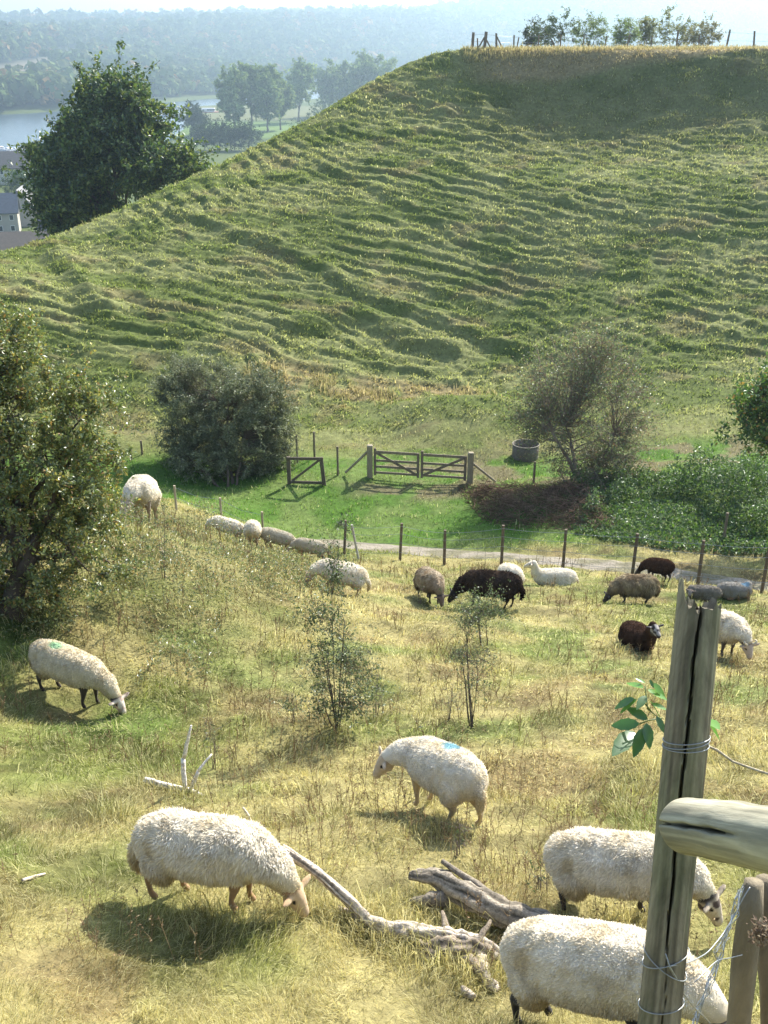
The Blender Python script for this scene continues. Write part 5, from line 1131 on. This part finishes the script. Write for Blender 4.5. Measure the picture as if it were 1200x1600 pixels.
# ------------------------------------------------------------------ village and river craft
def house(px, py, Y, w, dp, wall, roofh, rot, wc, rc, lab, name='house', nwin=3, chim=True, storeys=2):
    c = PY(px, py, Y); zb = float(H(np.array([c[0]]), np.array([c[1]]))[0]); rt = thing(name, (c[0], c[1], zb), lab, 'house', 'village houses below the hill')
    M = Matrix.Translation((c[0], c[1], zb)) @ Matrix.Rotation(math.radians(rot), 4, 'Z')
    def add(nm, fn, mat, par): f = Buf(); fn(f); o = f.build(nm, mat); o.parent = par; o.matrix_parent_inverse = Matrix.Translation(-Vector((c[0], c[1], zb))); return o
    def walls(f):
        V = [(-w/2,-dp/2,-2),(w/2,-dp/2,-2),(w/2,dp/2,-2),(-w/2,dp/2,-2),(-w/2,-dp/2,wall),(w/2,-dp/2,wall),(w/2,dp/2,wall),(-w/2,dp/2,wall),(-w/2,0,wall+roofh),(w/2,0,wall+roofh)]
        f.add([M @ Vector(v) for v in V], [(0,1,5,4),(2,3,7,6),(1,2,6,5),(3,0,4,7)], [(5,6,9),(7,4,8)], wc)
    add('wall', walls, M_WALL, rt)
    def roof(f):
        o_ = .5; k = roofh / (dp / 2); e = wall - o_ * k + .12; V = []
        for z_ in (.0, .28):
            V += [(-w/2-o_, -dp/2-o_, e+z_), (w/2+o_, -dp/2-o_, e+z_), (w/2+o_, 0, wall+roofh+.12+z_), (-w/2-o_, 0, wall+roofh+.12+z_), (-w/2-o_, dp/2+o_, e+z_), (w/2+o_, dp/2+o_, e+z_)]
        f.add([M @ Vector(v) for v in V], [(0,1,2,3),(3,2,5,4),(6,9,8,7),(9,10,11,8),(0,6,7,1),(4,5,11,10),(0,3,9,6),(3,4,10,9),(1,7,8,2),(2,8,11,5)], None, rc)
    ro = add('roof', roof, M_ROOF, rt)
    if chim: add('chimney', lambda f: box(f, M @ Matrix.Translation((w * .3, 0, wall + roofh + .4)), 1.0, .8, 1.8, (.35, .22, .16)), M_WALL, ro)
    for s in range(storeys):
        for i in range(nwin):
            xx_ = -w/2 + w * (i + .5) / nwin; z_ = 1.5 + s * 2.7
            if z_ > wall - .5: continue
            wf = add('window', lambda f: box(f, M @ Matrix.Translation((xx_, -dp/2 - .03, z_)), 1.15, .10, 1.45, (.75, .75, .72)), M_PLAIN, rt)
            pn = add('pane', lambda f: box(f, M @ Matrix.Translation((xx_, -dp/2 - .09, z_)), .9, .03, 1.2, (.03, .04, .05)), M_GLASS, rt); pn.parent = wf; pn.matrix_parent_inverse = Matrix.Translation(-Vector((c[0], c[1], zb)))
            wf.matrix_parent_inverse = Matrix.Translation(-Vector((c[0], c[1], zb)))
            pn.matrix_parent_inverse = Matrix.Translation(-Vector((c[0], c[1], zb))) @ Matrix.Identity(4)
            pn.matrix_parent_inverse = Matrix.Identity(4)
    return rt
house(30, 300, 385, 15, 9, 5.5, 5.0, 20, (.55, .52, .46), (.18, .15, .135), 'pale two-storey house with purplish roof, topmost at the left edge')
house(38, 350, 290, 11, 8, 5.0, 4.2, 100, (.45, .42, .37), (.19, .19, .20), 'house with grey slate roof and gable in the middle at the left edge')
house(2, 348, 275, 9, 8, 5.5, 4.0, 15, (.42, .39, .34), (.13, .14, .16), 'dark slate-roofed house with chimney cut by the left edge')
house(30, 408, 230, 16, 9, 3.2, 3.6, 8, (.42, .38, .33), (.20, .16, .125), 'low brown-roofed building lowest at the left edge above the spur', chim=False, storeys=1)
house(342, 262, 300, 10, 7, 2.6, 3.6, 35, (.40, .25, .17), (.30, .17, .13), 'red-roofed house peeping over the spur right of the big tree', chim=False, storeys=1)
house(235, 300, 260, 11, 8, 4, 4, -15, (.6, .58, .52), (.34, .15, .10), 'red-roofed white house glimpsed through the big tree')
house(110, 330, 250, 14, 8, 5, 4, 10, (.5, .47, .42), (.16, .15, .17), 'slate-roofed house hidden behind the big tree')
def boat(x, y, L, rot, c, lab, cabin=True, group='boats moored at the village', name='boat', c2=(.7, .72, .74)):
    zb = -45.0; rt = thing(name, (x, y, zb), lab, 'boat', group); M = Matrix.Translation((x, y, zb)) @ Matrix.Rotation(math.radians(rot), 4, 'Z'); w = L * .3
    def fin(f, nm, mat, par=rt): o = f.build(nm, mat); o.parent = par; o.matrix_parent_inverse = Matrix.Translation(-Vector((x, y, zb))); return o
    f = Buf(); st = np.linspace(-.5, .5, 9); V = []
    for s in st:
        ww = w / 2 * (1 - max(0, (s - .05) / .45) ** 2.2); V += [(s * L, -ww, L * .10 + .04 * L * max(0, s)), (s * L * .95, -ww * .7, -.3), (s * L * .95, ww * .7, -.3), (s * L, ww, L * .10 + .04 * L * max(0, s))]
    Q = [(k * 4 + j, k * 4 + j + 1, k * 4 + 5 + j, k * 4 + 4 + j) for k in range(8) for j in range(3)] + [(k * 4 + 3, k * 4, k * 4 + 4, k * 4 + 7) for k in range(8)] + [(0, 3, 2, 1)]
    f.add([M @ Vector(v) for v in V], Q, None, c); fin(f, 'hull', M_PLAIN)
    if cabin:
        f = Buf(); box(f, M @ Matrix.Translation((-L * .08, 0, L * .16)), L * .42, w * .62, L * .11, c2); fin(f, 'cabin', M_PLAIN)
        f = Buf(); box(f, M @ Matrix.Translation((L * .01, 0, L * .165)), L * .25, w * .66, L * .04, (.04, .05, .07)); fin(f, 'windscreen', M_GLASS)
k = 0
for row, (py, n_) in enumerate(((235, 6), (242, 6), (249, 5))):
    for i in range(n_):
        d_ = ray(2 + i * 12 + row * 4, py); t_ = -45 / d_[2]; p = d_ * t_
        boat(p[0], p[1], rng.uniform(7, 9.5), rng.uniform(60, 80), (.78, .79, .80), 'white cabin cruiser moored at the left edge, in the ' + ('row nearest the open river', 'middle row', 'row nearest the houses')[row]); k += 1
d_ = ray(268, 182); p = d_ * (-45 / d_[2]); boat(p[0], p[1], 15, 10, (.8, .8, .8), 'large white boat on the river right of the big tree', group='boats out on the far reach')
d_ = ray(284, 184); p = d_ * (-45 / d_[2]); boat(p[0], p[1], 8, 5, (.75, .76, .78), 'small white boat on the river near the red-banded barge', group='boats out on the far reach')
d_ = ray(330, 180); p = d_ * (-45 / d_[2]); boat(p[0], p[1], 24, 4, (.42, .13, .11), 'long barge with dark red hull and white cabin on the far reach', group='boats out on the far reach', name='barge', c2=(.8, .8, .8))

# ------------------------------------------------------------------ haze filling the valley
hb = Buf(); hb.add([(-5300, -410, -51), (5300, -410, -51), (5300, 6100, -51), (-5300, 6100, -51), (-5300, -410, 420), (5300, -410, 420), (5300, 6100, 420), (-5300, 6100, 420)],
                   [(0, 3, 2, 1), (4, 5, 6, 7), (0, 1, 5, 4), (1, 2, 6, 5), (2, 3, 7, 6), (3, 0, 4, 7)])
mh = bpy.data.materials.new('haze_air'); mh.use_nodes = True; th_ = mh.node_tree
th_.nodes.remove(th_.nodes['Principled BSDF']); pv = th_.nodes.new('ShaderNodeVolumePrincipled')
pv.inputs['Color'].default_value = (.56, .78, 1, 1); pv.inputs['Density'].default_value = HAZE; pv.inputs['Anisotropy'].default_value = .55
th_.links.new(pv.outputs[0], th_.nodes['Material Output'].inputs['Volume'])
tag(hb.build('haze', mh), kind='stuff', label='pale blue haze filling the valley air', cat='haze')
